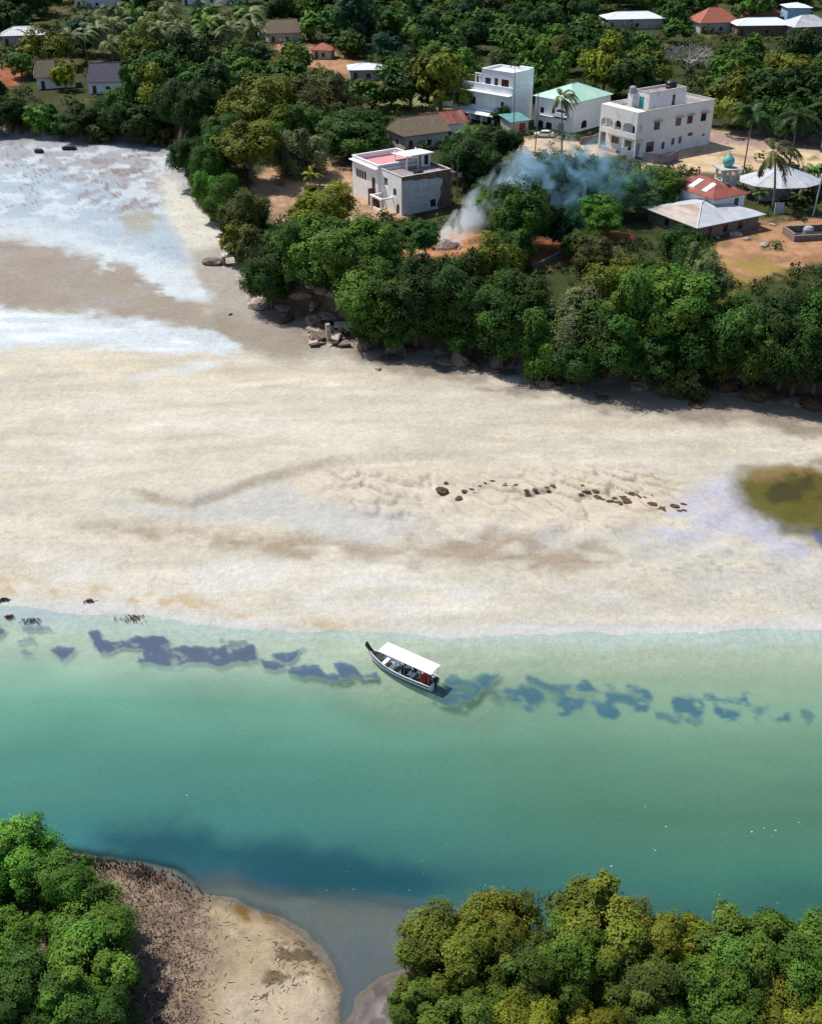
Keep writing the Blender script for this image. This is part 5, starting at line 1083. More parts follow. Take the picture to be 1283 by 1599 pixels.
def culvert():
    B = G(360, 412); r = empty('concrete_culvert', B, R(20), 'small white-topped concrete culvert standing on the inlet beach', 'culvert')
    m = MB(); m.box((-1.5, -1.0, 1.5), (1.5, 1.0, 1.8)); m.build('deck', M_PALECONC, r)
    for x in (-1.35, 1.0): m = MB(); m.box((x, -.95, -.5), (x + .35, .95, 1.498)); m.build('pier', M_BROWNPL, r)
culvert()
for px, py, wp, rz, lb in ((109, 234, 22, .1, 'black log lying on the upper mud flat, the longer of two'), (62, 239, 14, -.1, 'short black log lying on the upper mud flat')):
    B = G(px, py); L_ = wp / proj(*B)[2]; m = MB(); m.tube([(-L_ / 2, 0, .35), (-L_ * .2, .1, .5), (L_ * .25, 0, .45), (L_ / 2, -.1, .3)], [.45, .6, .6, .35], 9); o = m.build('driftwood_log', M_DRIFT); o.location = B; o.rotation_euler = (0, 0, rz); tagp(o, lb, 'log')
def wrack(px, py, wpx, seed, label, col=(.15, .03, .03)):
    rng = random.Random(seed); B = G(px, py); s = proj(*B)[2]; W_ = wpx / s; m = MB()
    for k in range(70):
        x = rng.gauss(0, W_ * .22); y = rng.gauss(0, W_ * .12); a = rng.uniform(0, 6.3); l = rng.uniform(.1, .35)
        m.tube([(x, y, rng.uniform(0, .08)), (x + l * math.cos(a) * .5, y + l * math.sin(a) * .5, rng.uniform(.05, .2)), (x + l * math.cos(a), y + l * math.sin(a), .04)], [.03, .035, .015], 4)
    o = m.build('seaweed_clump', paint('weed_%d' % seed, col, .8, (.6, 1.4), 3)); o.location = (B.x, B.y, max(B.z, 0)); tagp(o, label, 'seaweed')
wrack(207, 968, 44, 1, 'dark red clump of seaweed at the water edge, the largest'); wrack(16, 966, 12, 2, 'small red seaweed clump at the left edge of the water'); wrack(50, 972, 34, 3, 'scattered purple weed strands by the violet bed', (.08, .05, .12)); wrack(140, 940, 16, 4, 'small brown weed tuft on the pale margin', (.10, .06, .06)); wrack(6, 938, 18, 5, 'dark weed scrap at the left edge of the sand', (.05, .04, .04))
# smouldering heap
def heap():
    B = G(692, 384); r = empty('rubbish_heap', B, 0, 'pale smouldering rubbish heap where the smoke starts', 'heap'); rng = random.Random(3); m = MB()
    for k in range(60):
        x, y = rng.gauss(0, 1.6), rng.gauss(0, 1.0); s = rng.uniform(.12, .5); M = Matrix.Translation((x, y, max(0, .9 - .3 * math.hypot(x, y)))) @ Matrix.Rotation(rng.uniform(0, 3), 4, (rng.random(), rng.random(), rng.random() + .1)); m.box((-s, -s * .6, -s * .3), (s, s * .6, s * .3), 0, M)
    m.build('debris', M_PALEROCK, r)
    m = MB(); m.lathe([(3.0, -.3), (2.4, .3), (1.2, .75), (.2, .9)], 16); m.build('ash_mound', M_BROWNPL, r)
heap()
for k, (px, py) in enumerate(((1148, 368), (1165, 374), (1192, 384), (1185, 360), (1120, 372), (1205, 352), (640, 392), (655, 398), (620, 386), (612, 394))):
    rock(px, py, (22, 14, 18, 10, 9, 12, 14, 16, 12, 10)[k], .4, M_PALEROCK, 'pale stone strewn on the red yard beside the stone enclosure' if k < 6 else 'pale stone strewn on the bare earth left of the rubbish heap', 'stone', 'stone', 700 + k, 'stones on the red yard' if k < 6 else 'stones by the rubbish heap')
# ------------------------------------------------------------------ trees
def unit(v): return v / np.maximum(np.linalg.norm(v, axis=-1, keepdims=True), 1e-9)
def leaf_quads(rng, pos, nrm, size, asp=.5):
    n = len(pos); t = unit(np.cross(nrm, unit(rng.normal(size=(n, 3))))); b = np.cross(nrm, t); s = size[:, None]
    v = np.stack([pos + t * s, pos + b * s * asp + nrm * s * .12, pos - t * s, pos - b * s * asp + nrm * s * .12], 1).reshape(-1, 3)
    return v, np.arange(4 * n).reshape(n, 4)
def crown_mesh(name, seed, kind, nleaf, lsize, nclump=26, tuft=34, mat=M_LEAF, gap=.0):
    """a crown of unit width and unit height: clumps spread through its volume, each built of leaf tufts"""
    rng = np.random.default_rng(seed); C = []; Rr = []
    while len(C) < nclump:
        d = unit(rng.normal(size=3))
        if kind == 'umbrella':
            p = np.array([d[0] * .40, d[1] * .40, .72 + .16 * d[2]]) * np.array([1, 1, 1]); rad = rng.uniform(.09, .15)
        elif kind == 'tall':
            p = np.array([d[0] * .33 * (1.15 - .5 * max(d[2], 0)), d[1] * .33 * (1.15 - .5 * max(d[2], 0)), .54 + .36 * d[2]]); rad = rng.uniform(.10, .19)
        elif kind == 'shrub':
            if d[2] < -.1: continue
            p = np.array([d[0] * .36, d[1] * .36, .12 + .66 * d[2]]); rad = rng.uniform(.11, .2)
        elif kind == 'mangrove':
            q_ = rng.uniform(.62, 1.12); p = np.array([d[0] * .38 * q_, d[1] * .38 * q_, .52 + .36 * d[2] * q_]); rad = rng.uniform(.06, .15)
        elif kind == 'weeping':
            q_ = rng.uniform(.6, 1.15); p = np.array([d[0] * .38 * q_, d[1] * .38 * q_, .50 + .40 * d[2] * q_]); rad = rng.uniform(.06, .16)
        else:
            if d[2] < -.55: continue
            q_ = rng.uniform(.58, 1.18); p = np.array([d[0] * .38 * q_, d[1] * .38 * q_, .50 + .37 * d[2] * q_]); rad = rng.uniform(.07, .19)
        p = p * np.array([1, 1, 1]) + rng.normal(size=3) * .025
        if rng.random() < .25: p = np.array([p[0] * .6, p[1] * .6, p[2] * .8 + .08])
        C.append(p); Rr.append(rad)
    C = np.array(C); Rr = np.array(Rr)
    tuftd = unit(rng.normal(size=(nclump, tuft, 3)) + np.array([0, 0, .35])); 
    T = C[:, None] + tuftd * (Rr[:, None, None] * rng.uniform(.72, 1.08, size=(nclump, tuft, 1))); T = T.reshape(-1, 3); Td = tuftd.reshape(-1, 3)
    Tr = np.repeat(Rr, tuft) * rng.uniform(.18, .36, len(T)); clump_of = np.repeat(np.arange(nclump), tuft)
    keep = rng.random(len(T)) > gap
    keep &= T[:, 2] > (.02 if kind == 'shrub' else .12)
    T, Td, Tr, clump_of = T[keep], Td[keep], Tr[keep], clump_of[keep]
    ti = rng.integers(0, len(T), nleaf); off = rng.normal(size=(nleaf, 3)) * .6
    pos = T[ti] + off * Tr[ti][:, None]
    if kind == 'weeping':
        dr = rng.random(nleaf) ** 2 * .22; pos[:, 2] -= dr
    nrm = unit(Td[ti] * 1.1 + unit(C[clump_of[ti]] - np.array([0, 0, .45])) * .5 + np.array([0, 0, .30]) + rng.normal(size=(nleaf, 3)) * .33)
    size = lsize * rng.uniform(.65, 1.35, nleaf)
    v, q = leaf_quads(rng, pos, nrm, size)
    ct = rng.uniform(.62, 1.35, nclump); tt = rng.uniform(.78, 1.25, len(T))
    sh = ct[clump_of[ti]] * tt[ti] * rng.uniform(.88, 1.12, nleaf)
    hue = np.clip(.5 + .20 * rng.normal(size=nclump)[clump_of[ti]] + .08 * rng.normal(size=len(T))[ti], 0, 1)
    o = np_mesh(name, v, q, [mat], {'shade': ('FLOAT', np.repeat(sh, 4)), 'hue': ('FLOAT', np.repeat(hue, 4))})
    return o, C
def trunk_mesh(name, seed, C, z0=0.0, r0=.028, mat=M_BARK, lean=.04, n=7, limbs=9, fork=.3):
    rng = random.Random(seed); mb = MB(); top = Vector((rng.uniform(-lean, lean), rng.uniform(-lean, lean), fork))
    mb.tube([(0, 0, -.08), (top.x * .3, top.y * .4, fork * .5), top, Vector((top.x * 1.4, top.y * 1.4, fork + .25))], [r0 * 1.5, r0, r0 * .85, r0 * .3], n)
    idx = list(range(len(C))); rng.shuffle(idx)
    for i in idx[:limbs]:
        e = Vector(C[i]); m = top.lerp(e, .5) + Vector((rng.uniform(-.04, .04), rng.uniform(-.04, .04), rng.uniform(-.05, .03))); st = Vector((top.x * .8, top.y * .8, fork * rng.uniform(.7, 1.0)))
        mb.tube([st, m, e], [r0 * .6, r0 * .38, r0 * .12], 5, cap=False)
    return mb.build(name, mat)
def hide_proto(*os):
    for o in os: COL.objects.unlink(o)
PROTO = {}
def make_protos():
    spec = {'round': (6, 7500, .030, 26, 34), 'tall': (3, 7500, .030, 24, 34), 'umbrella': (3, 7500, .026, 26, 30), 'shrub': (4, 4200, .040, 14, 26), 'weeping': (3, 8000, .030, 24, 34)}
    for kd, (cnt, nl, ls, nc, tf) in spec.items():
        for k in range(cnt):
            c, C = crown_mesh('crown', 100 + 13 * k + len(kd) * 7, kd, nl, ls, nc, tf)
            t = trunk_mesh('trunk', 300 + k, C, fork={'umbrella': .4, 'tall': .25, 'shrub': .08}.get(kd, .26), r0=.02 if kd == 'shrub' else .028)
            hide_proto(c, t); PROTO.setdefault(kd, []).append((t, c))
    spec = {'round': (5, 32000, .0165, 38, 50), 'umbrella': (2, 24000, .018, 34, 40), 'weeping': (3, 32000, .017, 36, 48), 'shrub': (3, 11000, .028, 18, 30)}
    for kd, (cnt, nl, ls, nc, tf) in spec.items():
        for k in range(cnt):
            c, C = crown_mesh('crown', 900 + 11 * k + len(kd) * 5, kd, nl, ls, nc, tf)
            t = trunk_mesh('trunk', 800 + k, C, fork={'umbrella': .4, 'shrub': .08}.get(kd, .26), limbs=14)
            hide_proto(c, t); PROTO.setdefault('near_' + kd, []).append((t, c))
    for k in range(5):
        c, C = crown_mesh('crown', 1500 + k, 'mangrove', 68000, .0132, 58, 64, gap=.12)
        t = trunk_mesh('trunk', 1600 + k, C, limbs=26, mat=paint('mangrove_bark', (.34, .31, .28), .9, (.6, 1.2), 6), r0=.022); hide_proto(c, t); PROTO.setdefault('mangrove', []).append((t, c))
make_protos()
TONE = {'dark green': (.028, .066, .014), 'deep green': (.046, .108, .018), 'mid green': (.085, .170, .024), 'bright green': (.088, .22, .028), 'olive': (.135, .160, .020), 'yellow-green': (.18, .21, .018),
        'grey-green': (.125, .155, .06), 'brownish green': (.09, .10, .028), 'blue-green': (.024, .075, .042), 'pale green': (.14, .18, .07), 'olive green': (.072, .112, .018), 'leaf green': (.078, .138, .020), 'golden green': (.15, .175, .018)}
TREES = []   # (root, name, descr, px, py, zone) gathered for the labels below
def plant(kd, loc, w_, h_, tone, rng, name, descr, px, py, jit=.12, proto=None):
    r = bpy.data.objects.new(name, None); COL.objects.link(r); r.location = loc; r.rotation_euler = (0, 0, rng.uniform(0, 6.28)); r.scale = (w_, w_, h_); r.empty_display_size = .3
    t, c = PROTO[kd][rng.randrange(len(PROTO[kd])) if proto is None else proto]
    j = 1 + rng.uniform(-jit, jit); col = [v * j * (1 + rng.uniform(-.06, .06)) for v in TONE[tone]]
    for p in (t, c):
        o = p.copy(); COL.objects.link(o); o.parent = r
        o.name = p.name.split('.')[0]
        o.color = (*col, 1) if p is c else (1, 1, 1, 1)
    TREES.append([r, name, descr, px, py]); return r
def tree_px(cx, ytop, ybase, wpx, tone, kd='near_round', name='tree', form='', rng=random.Random(1), proto=None):
    """a tree whose foot stands on the ground seen at (cx, ybase) and whose crown reaches up to ytop"""
    B = G(cx, ybase); s = proj(*B)[2]; lo, hi = .3, 40
    for _ in range(40):
        m = (lo + hi) / 2
        if proj(B.x, B.y + .25 * wpx / s, B.z + m)[1] > ytop: lo = m
        else: hi = m
    return plant(kd, B - Vector((0, 0, .15)), wpx / s, max(lo, 1.2), tone, rng, name, (tone, form), cx, ybase, proto=proto)
# palms ---------------------------------------------------------------
def palm_crown(seed, nf=20, L=3.4, wind=0.0, droop=1.0, sparse=1.0):
    rng = np.random.default_rng(seed); P_ = []; Q = []; sh = []; hu = []
    def strip(a, b, c, d, s, h): k = len(P_); P_.extend([a, b, c, d]); Q.append((k, k + 1, k + 2, k + 3)); sh.extend([s] * 4); hu.extend([h] * 4)
    for f in range(nf):
        az = 2 * math.pi * (f + rng.uniform(-.3, .3)) / nf * 2.4; el = rng.uniform(-.25, 1.15); ll = L * rng.uniform(.8, 1.1)
        if wind: az = az * .0 + rng.normal(0, 1.0) if f % 4 else az
        d = np.array([math.cos(az) * math.cos(el), math.sin(az) * math.cos(el), math.sin(el)]); p = np.zeros(3); n = 22; seg = ll / n; prev = p.copy(); fs = rng.uniform(.75, 1.3); fh = rng.uniform(.3, .75)
        brown = rng.random() < .12
        for i in range(n):
            g = droop * (.035 + .10 * i / n); d = d + np.array([wind * .03, 0, -g]); d = d / np.linalg.norm(d); q = prev + d * seg
            side = np.cross(d, [0, 0, 1.0]); side = side / max(np.linalg.norm(side), 1e-6); u = np.cross(side, d)
            wd = .03 * (1 - i / n) + .006
            strip(prev - side * wd, prev + side * wd, q + side * wd * .9, q - side * wd * .9, fs * 1.1, .4)
            if i > 2 * sparse:
                env = math.sin(math.pi * min(1, (i / n) * .9 + .12)) ** .6
                for s in (-1, 1):
                    for jj in range(2):
                        b0 = prev + (q - prev) * (jj * .5 + rng.uniform(0, .2)); ln = .62 * env * rng.uniform(.85, 1.1) * L / 3.4
                        tip = b0 + (side * s * .85 + d * .55 + u * rng.uniform(-.35, .05)) * ln + np.array([wind * .1, 0, -.22 * ln]); w2 = d * .055 * L / 3.4
                        strip(b0 - w2, b0 + w2, tip + w2 * .3, tip - w2 * .3, fs * rng.uniform(.8, 1.2) * (1.5 if brown else 1), .05 if brown else fh)
            prev = q
    return np_mesh('crown', np.array(P_), np.array(Q), [M_PALM], {'shade': ('FLOAT', sh), 'hue': ('FLOAT', hu)})
PALMS = [palm_crown(40 + k) for k in range(4)]; WINDY = [palm_crown(60 + k, 18, 3.6, 1.0, 1.5) for k in range(2)]
BANANA = palm_crown(77, 11, 2.2, 0, .8, .2)
PTR = {}
for k in range(4):
    rg = random.Random(k); mb = MB(); bx, by = rg.uniform(-.10, .10), rg.uniform(-.06, .06); n = 9
    mb.tube([(bx * (i / n) ** 1.6, by * (i / n) ** 1.6, -.03 + 1.03 * i / n) for i in range(n + 1)], [.021 - .009 * i / n + (.008 if i == 0 else 0) for i in range(n + 1)], 8); PTR[k] = (mb.build('trunk', M_PALMBARK), (bx, by)); hide_proto(PTR[k][0])
for p in PALMS + WINDY + [BANANA]: hide_proto(p)
def palm(px, yb, ytop, label_descr, tone='mid green', size=1.0, windy=False, tv=0, rz=0.0, name='coconut_palm', base=None, thin=1.0, rng=random.Random(3), crown=None):
    B = base if base is not None else G(px, yb); lo, hi = .5, 40
    for _ in range(40):
        m = (lo + hi) / 2
        if proj(B.x, B.y, B.z + m)[1] > ytop: lo = m
        else: hi = m
    h = lo; r = bpy.data.objects.new(name, None); COL.objects.link(r); r.location = B - Vector((0, 0, .2)); r.rotation_euler = (0, 0, rz)
    t0, (bx, by) = PTR[tv]; t = t0.copy(); t.data = t0.data; COL.objects.link(t); t.parent = r; t.name = 'trunk'; tw = 11.0 * thin; t.scale = (tw * .9, tw * .9, h)
    c0 = crown or (WINDY[tv % 2] if windy else PALMS[(tv + int(px)) % 4]); c = c0.copy(); COL.objects.link(c); c.parent = r; c.name = 'crown'; c.location = (bx * tw * .9, by * tw * .9, h); c.scale = (size,) * 3; c.rotation_euler = (0, 0, -rz if windy else rng.uniform(0, 6))
    j = rng.uniform(.85, 1.15); c.color = (*[v * j for v in TONE[tone]], 1)
    TREES.append([r, name, label_descr, px, yb]); return r
HP = [  # px, base y, crown y, label, tone, size, windy, trunk variant, rotation, thin
    (876, 246, 152, 'windblown coconut palm leaning in front of the mint-roofed house', 'brownish green', 1.35, True, 0, 2.6, 1.1),
    (800, 245, 98, 'very tall thin palm with a tiny ragged crown in front of the bluish white house', 'brownish green', .45, True, 1, 0, .62),
    (1158, 278, 182, 'slender coconut palm beside the domed kiosk', 'dark green', 1.75, False, 2, .6, .9),
    (1231, 262, 176, 'coconut palm in front of the dark trees, behind the white sheet-metal pavilion', 'dark green', 1.9, False, 3, 1.6, .95),
    (1206, 326, 240, 'drooping brown-fronded coconut palm standing before the sheet-metal pavilion', 'brownish green', 1.85, True, 2, 2.2, 1.3),
    (733, 268, 212, 'pale-fronded coconut palm in the dark trees right of the rooftop shelter', 'mid green', 1.5, False, 0, 1.0, .9),
    (1270, 300, 262, 'short palm under the turquoise sign box', 'mid green', .8, False, 1, .4, .9),
    (930, 150, 118, 'small palm in the forest behind the mint-roofed house', 'olive', .9, False, 3, .4, .8)]
for (px, yb, yt, lb, tn, sz, wd, tv, rz, th_) in HP: palm(px, yb, yt, lb, tn, sz, wd, tv, rz, thin=th_)
for px, yb, yt in ((835, 238, 150),):
    B = G(px, yb); m = MB(); lo = 11.5; m.tube([(0, 0, -.3), (.05, 0, 6), (.0, .05, 12.6)], [.14, .12, .09], 8); o = m.build('utility_pole', M_WOODPOLE); o.location = B; tagp(o, 'plain dark timber pole at the left corner of the mint-roofed house', 'pole')
rng = random.Random(21)
for (px, yb, yt) in ((60, 100, 62), (112, 102, 58), (138, 96, 52), (160, 88, 44), (182, 98, 66), (176, 84, 40), (196, 78, 34), (214, 92, 50), (232, 72, 28), (250, 90, 46), (262, 70, 30), (280, 84, 42), (298, 92, 56), (312, 66, 22), (326, 82, 38), (344, 70, 30), (360, 86, 46), (380, 72, 34), (402, 80, 40), (150, 70, 26), (212, 60, 14), (268, 56, 12), (334, 54, 14), (396, 58, 20), (184, 58, 16)):
    palm(px, yb, yt, ('grove',), rng.choice(['grey-green', 'pale green', 'mid green', 'grey-green']), rng.uniform(1.5, 2.0), rng.random() < .25, rng.randrange(4), rng.uniform(0, 6), thin=.9)
for (px, yb, sz, lb) in ((484, 292, 1.25, 'yellow-green banana clump at the edge of the west yard'), (1182, 318, 1.0, 'low banana-like clump under the sheet-metal pavilion, left of the trunk'), (1240, 322, 1.0, 'low banana-like clump below the turquoise-topped pole')):
    palm(px, yb, yb - 16 * sz, lb, 'yellow-green' if px < 600 else 'mid green', sz, False, 0, 0, name='banana_plant', thin=.7, crown=BANANA)

# broadleaf trees one can point at in the photograph
HT = [ # cx, ytop, ybase, width px, tone, kind
    # river point and inlet side
    (303, 208, 292, 74, 'dark green', 'near_round'), (335, 204, 300, 70, 'deep green', 'near_round'), (330, 258, 345, 62, 'bright green', 'near_round'), (352, 262, 362, 64, 'mid green', 'near_round'), (318, 240, 312, 44, 'bright green', 'near_shrub'),
    (386, 284, 384, 84, 'brownish green', 'near_round'), (376, 330, 414, 72, 'olive', 'near_shrub'), (404, 336, 424, 60, 'brownish green', 'near_shrub'), (392, 182, 286, 128, 'olive', 'near_umbrella'), (462, 188, 272, 112, 'grey-green', 'near_weeping'), (350, 186, 268, 70, 'deep green', 'near_round'),
    (422, 110, 224, 128, 'olive', 'near_round'), (505, 106, 218, 122, 'brownish green', 'near_round'), (370, 148, 222, 80, 'olive', 'near_round'), (560, 160, 250, 124, 'deep green', 'near_round'), (470, 150, 232, 90, 'deep green', 'near_round'),
    # in front of the pink-terraced house
    (506, 274, 372, 118, 'yellow-green', 'near_round'), (468, 322, 446, 128, 'deep green', 'near_round'), (535, 322, 452, 150, 'mid green', 'near_round'), (585, 338, 440, 120, 'mid green', 'near_round'), (640, 334, 416, 96, 'deep green', 'near_umbrella'),
    (424, 372, 484, 92, 'dark green', 'near_round'), (500, 372, 452, 110, 'dark green', 'near_round'), (590, 392, 524, 130, 'mid green', 'near_round'), (650, 398, 538, 150, 'dark green', 'near_round'), (612, 420, 540, 120, 'deep green', 'near_round'),
    (768, 352, 470, 112, 'olive', 'near_weeping'), (718, 392, 536, 130, 'dark green', 'near_round'), (735, 430, 552, 110, 'deep green', 'near_round'), (800, 402, 540, 130, 'deep green', 'near_round'), (790, 440, 566, 128, 'dark green', 'near_round'), (840, 420, 566, 110, 'deep green', 'near_round'),
    # trees in the smoke
    (808, 268, 392, 112, 'deep green', 'near_round'), (775, 285, 366, 80, 'mid green', 'near_round'), (895, 232, 332, 150, 'blue-green', 'near_round'), (850, 250, 338, 90, 'blue-green', 'near_round'), (1022, 250, 330, 108, 'mid green', 'near_round'), (965, 262, 340, 92, 'deep green', 'near_round'), (934, 300, 368, 84, 'bright green', 'near_round'), (880, 306, 388, 70, 'blue-green', 'near_round'),
    # the big pale spreading trees on the bank
    (975, 356, 520, 160, 'olive', 'near_weeping'), (905, 392, 548, 140, 'pale green', 'near_weeping'), (1040, 372, 530, 150, 'mid green', 'near_round'), (1090, 366, 482, 96, 'pale green', 'near_weeping'), (860, 440, 582, 120, 'mid green', 'near_weeping'), (950, 450, 592, 150, 'deep green', 'near_round'), (1035, 450, 600, 150, 'dark green', 'near_round'), (1010, 400, 560, 140, 'mid green', 'near_weeping'),
    (1110, 440, 600, 130, 'dark green', 'near_round'), (1160, 462, 606, 120, 'deep green', 'near_round'), (1215, 420, 604, 130, 'dark green', 'near_round'), (1268, 388, 612, 120, 'deep green', 'near_round'), (1235, 470, 622, 120, 'dark green', 'near_round'), (1135, 420, 520, 60, 'olive', 'near_shrub'), (1310, 420, 640, 140, 'dark green', 'near_round'), (900, 500, 600, 100, 'dark green', 'near_round'), (1075, 500, 606, 110, 'brownish green', 'near_shrub'),
    # round the houses
    (742, 196, 296, 104, 'dark green', 'near_round'), (712, 206, 280, 60, 'deep green', 'near_round'), (782, 158, 202, 44, 'dark green', 'shrub'), (722, 188, 206, 28, 'mid green', 'shrub'), (905, 238, 262, 44, 'olive', 'shrub'), (770, 252, 300, 70, 'dark green', 'near_round'), (762, 300, 350, 60, 'olive', 'near_shrub'), (650, 252, 268, 24, 'mid green', 'shrub'),
    (688, 58, 178, 108, 'olive', 'round'), (640, 86, 172, 84, 'dark green', 'round'), (610, 118, 166, 60, 'olive', 'round'), (724, 76, 160, 70, 'mid green', 'round'), (850, 56, 160, 92, 'mid green', 'round'), (800, 66, 150, 80, 'deep green', 'round'), (940, 50, 150, 84, 'yellow-green', 'round'), (985, 70, 158, 88, 'deep green', 'round'), (1010, 66, 130, 70, 'olive', 'round'),
    (1140, 96, 200, 110, 'olive', 'round'), (1195, 88, 204, 120, 'dark green', 'round'), (1130, 70, 150, 90, 'mid green', 'round'), (1250, 96, 214, 110, 'dark green', 'round'), (1285, 130, 232, 90, 'dark green', 'round'), (1225, 140, 222, 80, 'deep green', 'round'),
    # far bank, left
    (104, 88, 142, 46, 'yellow-green', 'round'), (218, 84, 196, 74, 'deep green', 'round'), (252, 100, 200, 70, 'olive', 'round'), (62, 152, 206, 62, 'bright green', 'near_shrub'), (20, 150, 208, 60, 'dark green', 'near_round'), (70, 36, 112, 90, 'olive', 'round'), (36, 70, 122, 60, 'mid green', 'round'), (28, 0, 60, 60, 'dark green', 'round'),
    (130, 160, 216, 70, 'dark green', 'near_round'), (180, 142, 218, 84, 'dark green', 'near_round'), (232, 140, 222, 90, 'dark green', 'near_round'), (285, 112, 216, 90, 'dark green', 'near_round'), (320, 118, 218, 80, 'dark green', 'near_round'), (96, 172, 214, 46, 'deep green', 'near_shrub'), (200, 130, 190, 60, 'deep green', 'near_round'), (250, 176, 224, 60, 'brownish green', 'near_shrub'), (160, 178, 220, 50, 'brownish green', 'near_shrub'),
    (385, 82, 150, 74, 'mid green', 'round'), (398, 96, 160, 70, 'deep green', 'round'), (-20, 130, 210, 70, 'dark green', 'near_round'), (350, 96, 190, 70, 'dark green', 'round')]
rng = random.Random(31)
for (cx, yt, yb, wp, tn, kd) in HT:
    nm = 'shrub' if 'shrub' in kd else 'tree'
    if yb > 505: yt += rng.uniform(-20, 46)
    tree_px(cx, yt, yb, wp, tn, kd, nm, {'umbrella': 'flat-topped', 'weeping': 'feathery', 'shrub': 'bushy'}.get(kd.replace('near_', ''), 'round-crowned'), rng)
# the grey leafless tree
def bare_tree():
    B = G(1072, 118); r = empty('leafless_tree', B, 0, 'pale grey leafless tree with a broad web of bare branches', 'tree'); rng = random.Random(9); tk = MB(); br = MB()
    tk.tube([(0, 0, -.3), (.1, 0, 2), (.0, .1, 3.2)], [.5, .4, .34], 8)
    def grow(p, d, l, rad, lev):
        q = p + d * l; m = p + d * l * .5 + Vector((rng.uniform(-.1, .1), rng.uniform(-.1, .1), .05)) * l; br.tube([p, m, q], [rad, rad * .85, rad * .65], 5 if lev < 3 else 3, cap=False)
        if lev >= 6: return
        for k in range(3 if lev < 4 else 2 + (rng.random() < .6)):
            nd = (d + Vector((rng.gauss(0, .55), rng.gauss(0, .55), rng.gauss(.02, .3)))).normalized(); grow(q, nd, l * rng.uniform(.66, .86), rad * .62, lev + 1)
    for k in range(6):
        a = k * 1.05 + .3; grow(Vector((0, 0, 3.0)), Vector((math.cos(a) * .95, math.sin(a) * .95, .62)).normalized(), 2.3, .24, 1)
    tk.build('trunk', M_DEADBARK, r); br.build('crown', M_DEADBARK, r)
bare_tree()
# forest filling in behind and between, each tree its own
HOUSE_BOX = [(538, 185, 716, 338), (700, 104, 820, 206), (826, 138, 940, 212), (934, 124, 1124, 256), (975, 268, 1190, 378), (1110, 232, 1152, 292), (1160, 248, 1300, 300), (1225, 330, 1300, 384), (790, 165, 832, 212), (60, 92, 190, 152),
             (408, 40, 462, 72), (540, 100, 580, 128), (950, 18, 1016, 46), (1085, 22, 1145, 56), (1145, 34, 1222, 62), (1215, 10, 1300, 60), (-10, 44, 40, 74), (280, -4, 364, 12), (112, 0, 176, 12), (1040, 64, 1116, 120), (612, 185, 700, 240), (600, 340, 720, 400)]
def fill_forest():
    rng = random.Random(77); taken = [(t[0].location.x, t[0].location.y, (t[0].scale[0] if t[1] != 'coconut_palm' and t[1] != 'banana_plant' else 3.0)) for t in TREES]
    yard = [np.array(v) for k, v in YARDS0.items()]
    n = 0; cand = []
    for k in range(9000):
        py = -18 + 590 * rng.random() ** 1.7; px = rng.uniform(-70, 1350); cand.append((px, py))
    pts = np.array(cand); XY = np.stack(Pn(pts[:, 0], pts[:, 1], 6.0), 1)
    dl = sdf(LAND, XY[:, 0], XY[:, 1]); Z = height(XY[:, 0], XY[:, 1]); p0 = np.stack(proj(XY[:, 0], XY[:, 1], 0.0)[:2], 1)
    inyard = np.zeros(len(pts), bool)
    for v in yard: inyard |= sdf(v, p0[:, 0], p0[:, 1]) > -4
    for i in range(len(pts)):
        if dl[i] < 4 or inyard[i]: continue
        x, y = XY[i]; px, py, s = proj(x, y, Z[i]); D = y
        if D > 760: continue
        if 85 < px < 425 and 26 < py < 104 and rng.random() < .8: continue
        meadow = sdf(YARDS0['meadow'], p0[i:i + 1, 0], p0[i:i + 1, 1])[0] > -30
        w_ = rng.uniform(7.5, 12) if D < 300 else rng.uniform(10, 14.5) + (D - 300) * .014; h_ = w_ * rng.uniform(.72, 1.0)
        if D < 200: w_ *= .8; h_ *= .8
        if any((x - a) ** 2 + ((y - b)) ** 2 < (.36 * (w_ + c)) ** 2 for a, b, c in taken): continue
        wp, hp = w_ * s, h_ * s * .97; bad = False
        for (x0, y0, x1, y1) in HOUSE_BOX:
            if px + wp * .42 > x0 and px - wp * .42 < x1:
                if py > y0 + 3 and py - hp < y1 - .25 * (y1 - y0): bad = True; break
        if bad: continue
        for v in yard[:6]:
            c = v.mean(0)
            if abs(px - c[0]) < (v[:, 0].max() - v[:, 0].min()) * .4 + wp * .3 and py > c[1] - 14 and py - hp < c[1] - 14: bad = True; break
        if bad or n >= 205: continue
        if D > 330: tn = rng.choices(['dark green', 'deep green', 'blue-green', 'mid green', 'olive', 'brownish green'], [5, 5, 2, 2, 1, 1])[0]
        else: tn = rng.choices(['dark green', 'deep green', 'mid green', 'olive', 'brownish green', 'bright green'], [4, 4, 2, 2, 1, .5])[0]
        kd = rng.choices(['round', 'tall', 'umbrella', 'weeping'], [6, 1.2, 1, 1.4])[0]
        if D < 260: kd = {'round': 'near_round', 'tall': 'near_round', 'umbrella': 'near_umbrella', 'weeping': 'near_weeping'}[kd]
        plant(kd, Vector((x, y, Z[i] - .2)), w_, h_ * (1.25 if kd == 'tall' else 1), tn, rng, 'tree', (tn, {'umbrella': 'flat-topped', 'weeping': 'feathery', 'tall': 'tall'}.get(kd.replace('near_', ''), 'round-crowned')), px, py)
        taken.append((x, y, w_)); n += 1
    print('forest trees', n, 'all', len(TREES))
fill_forest()
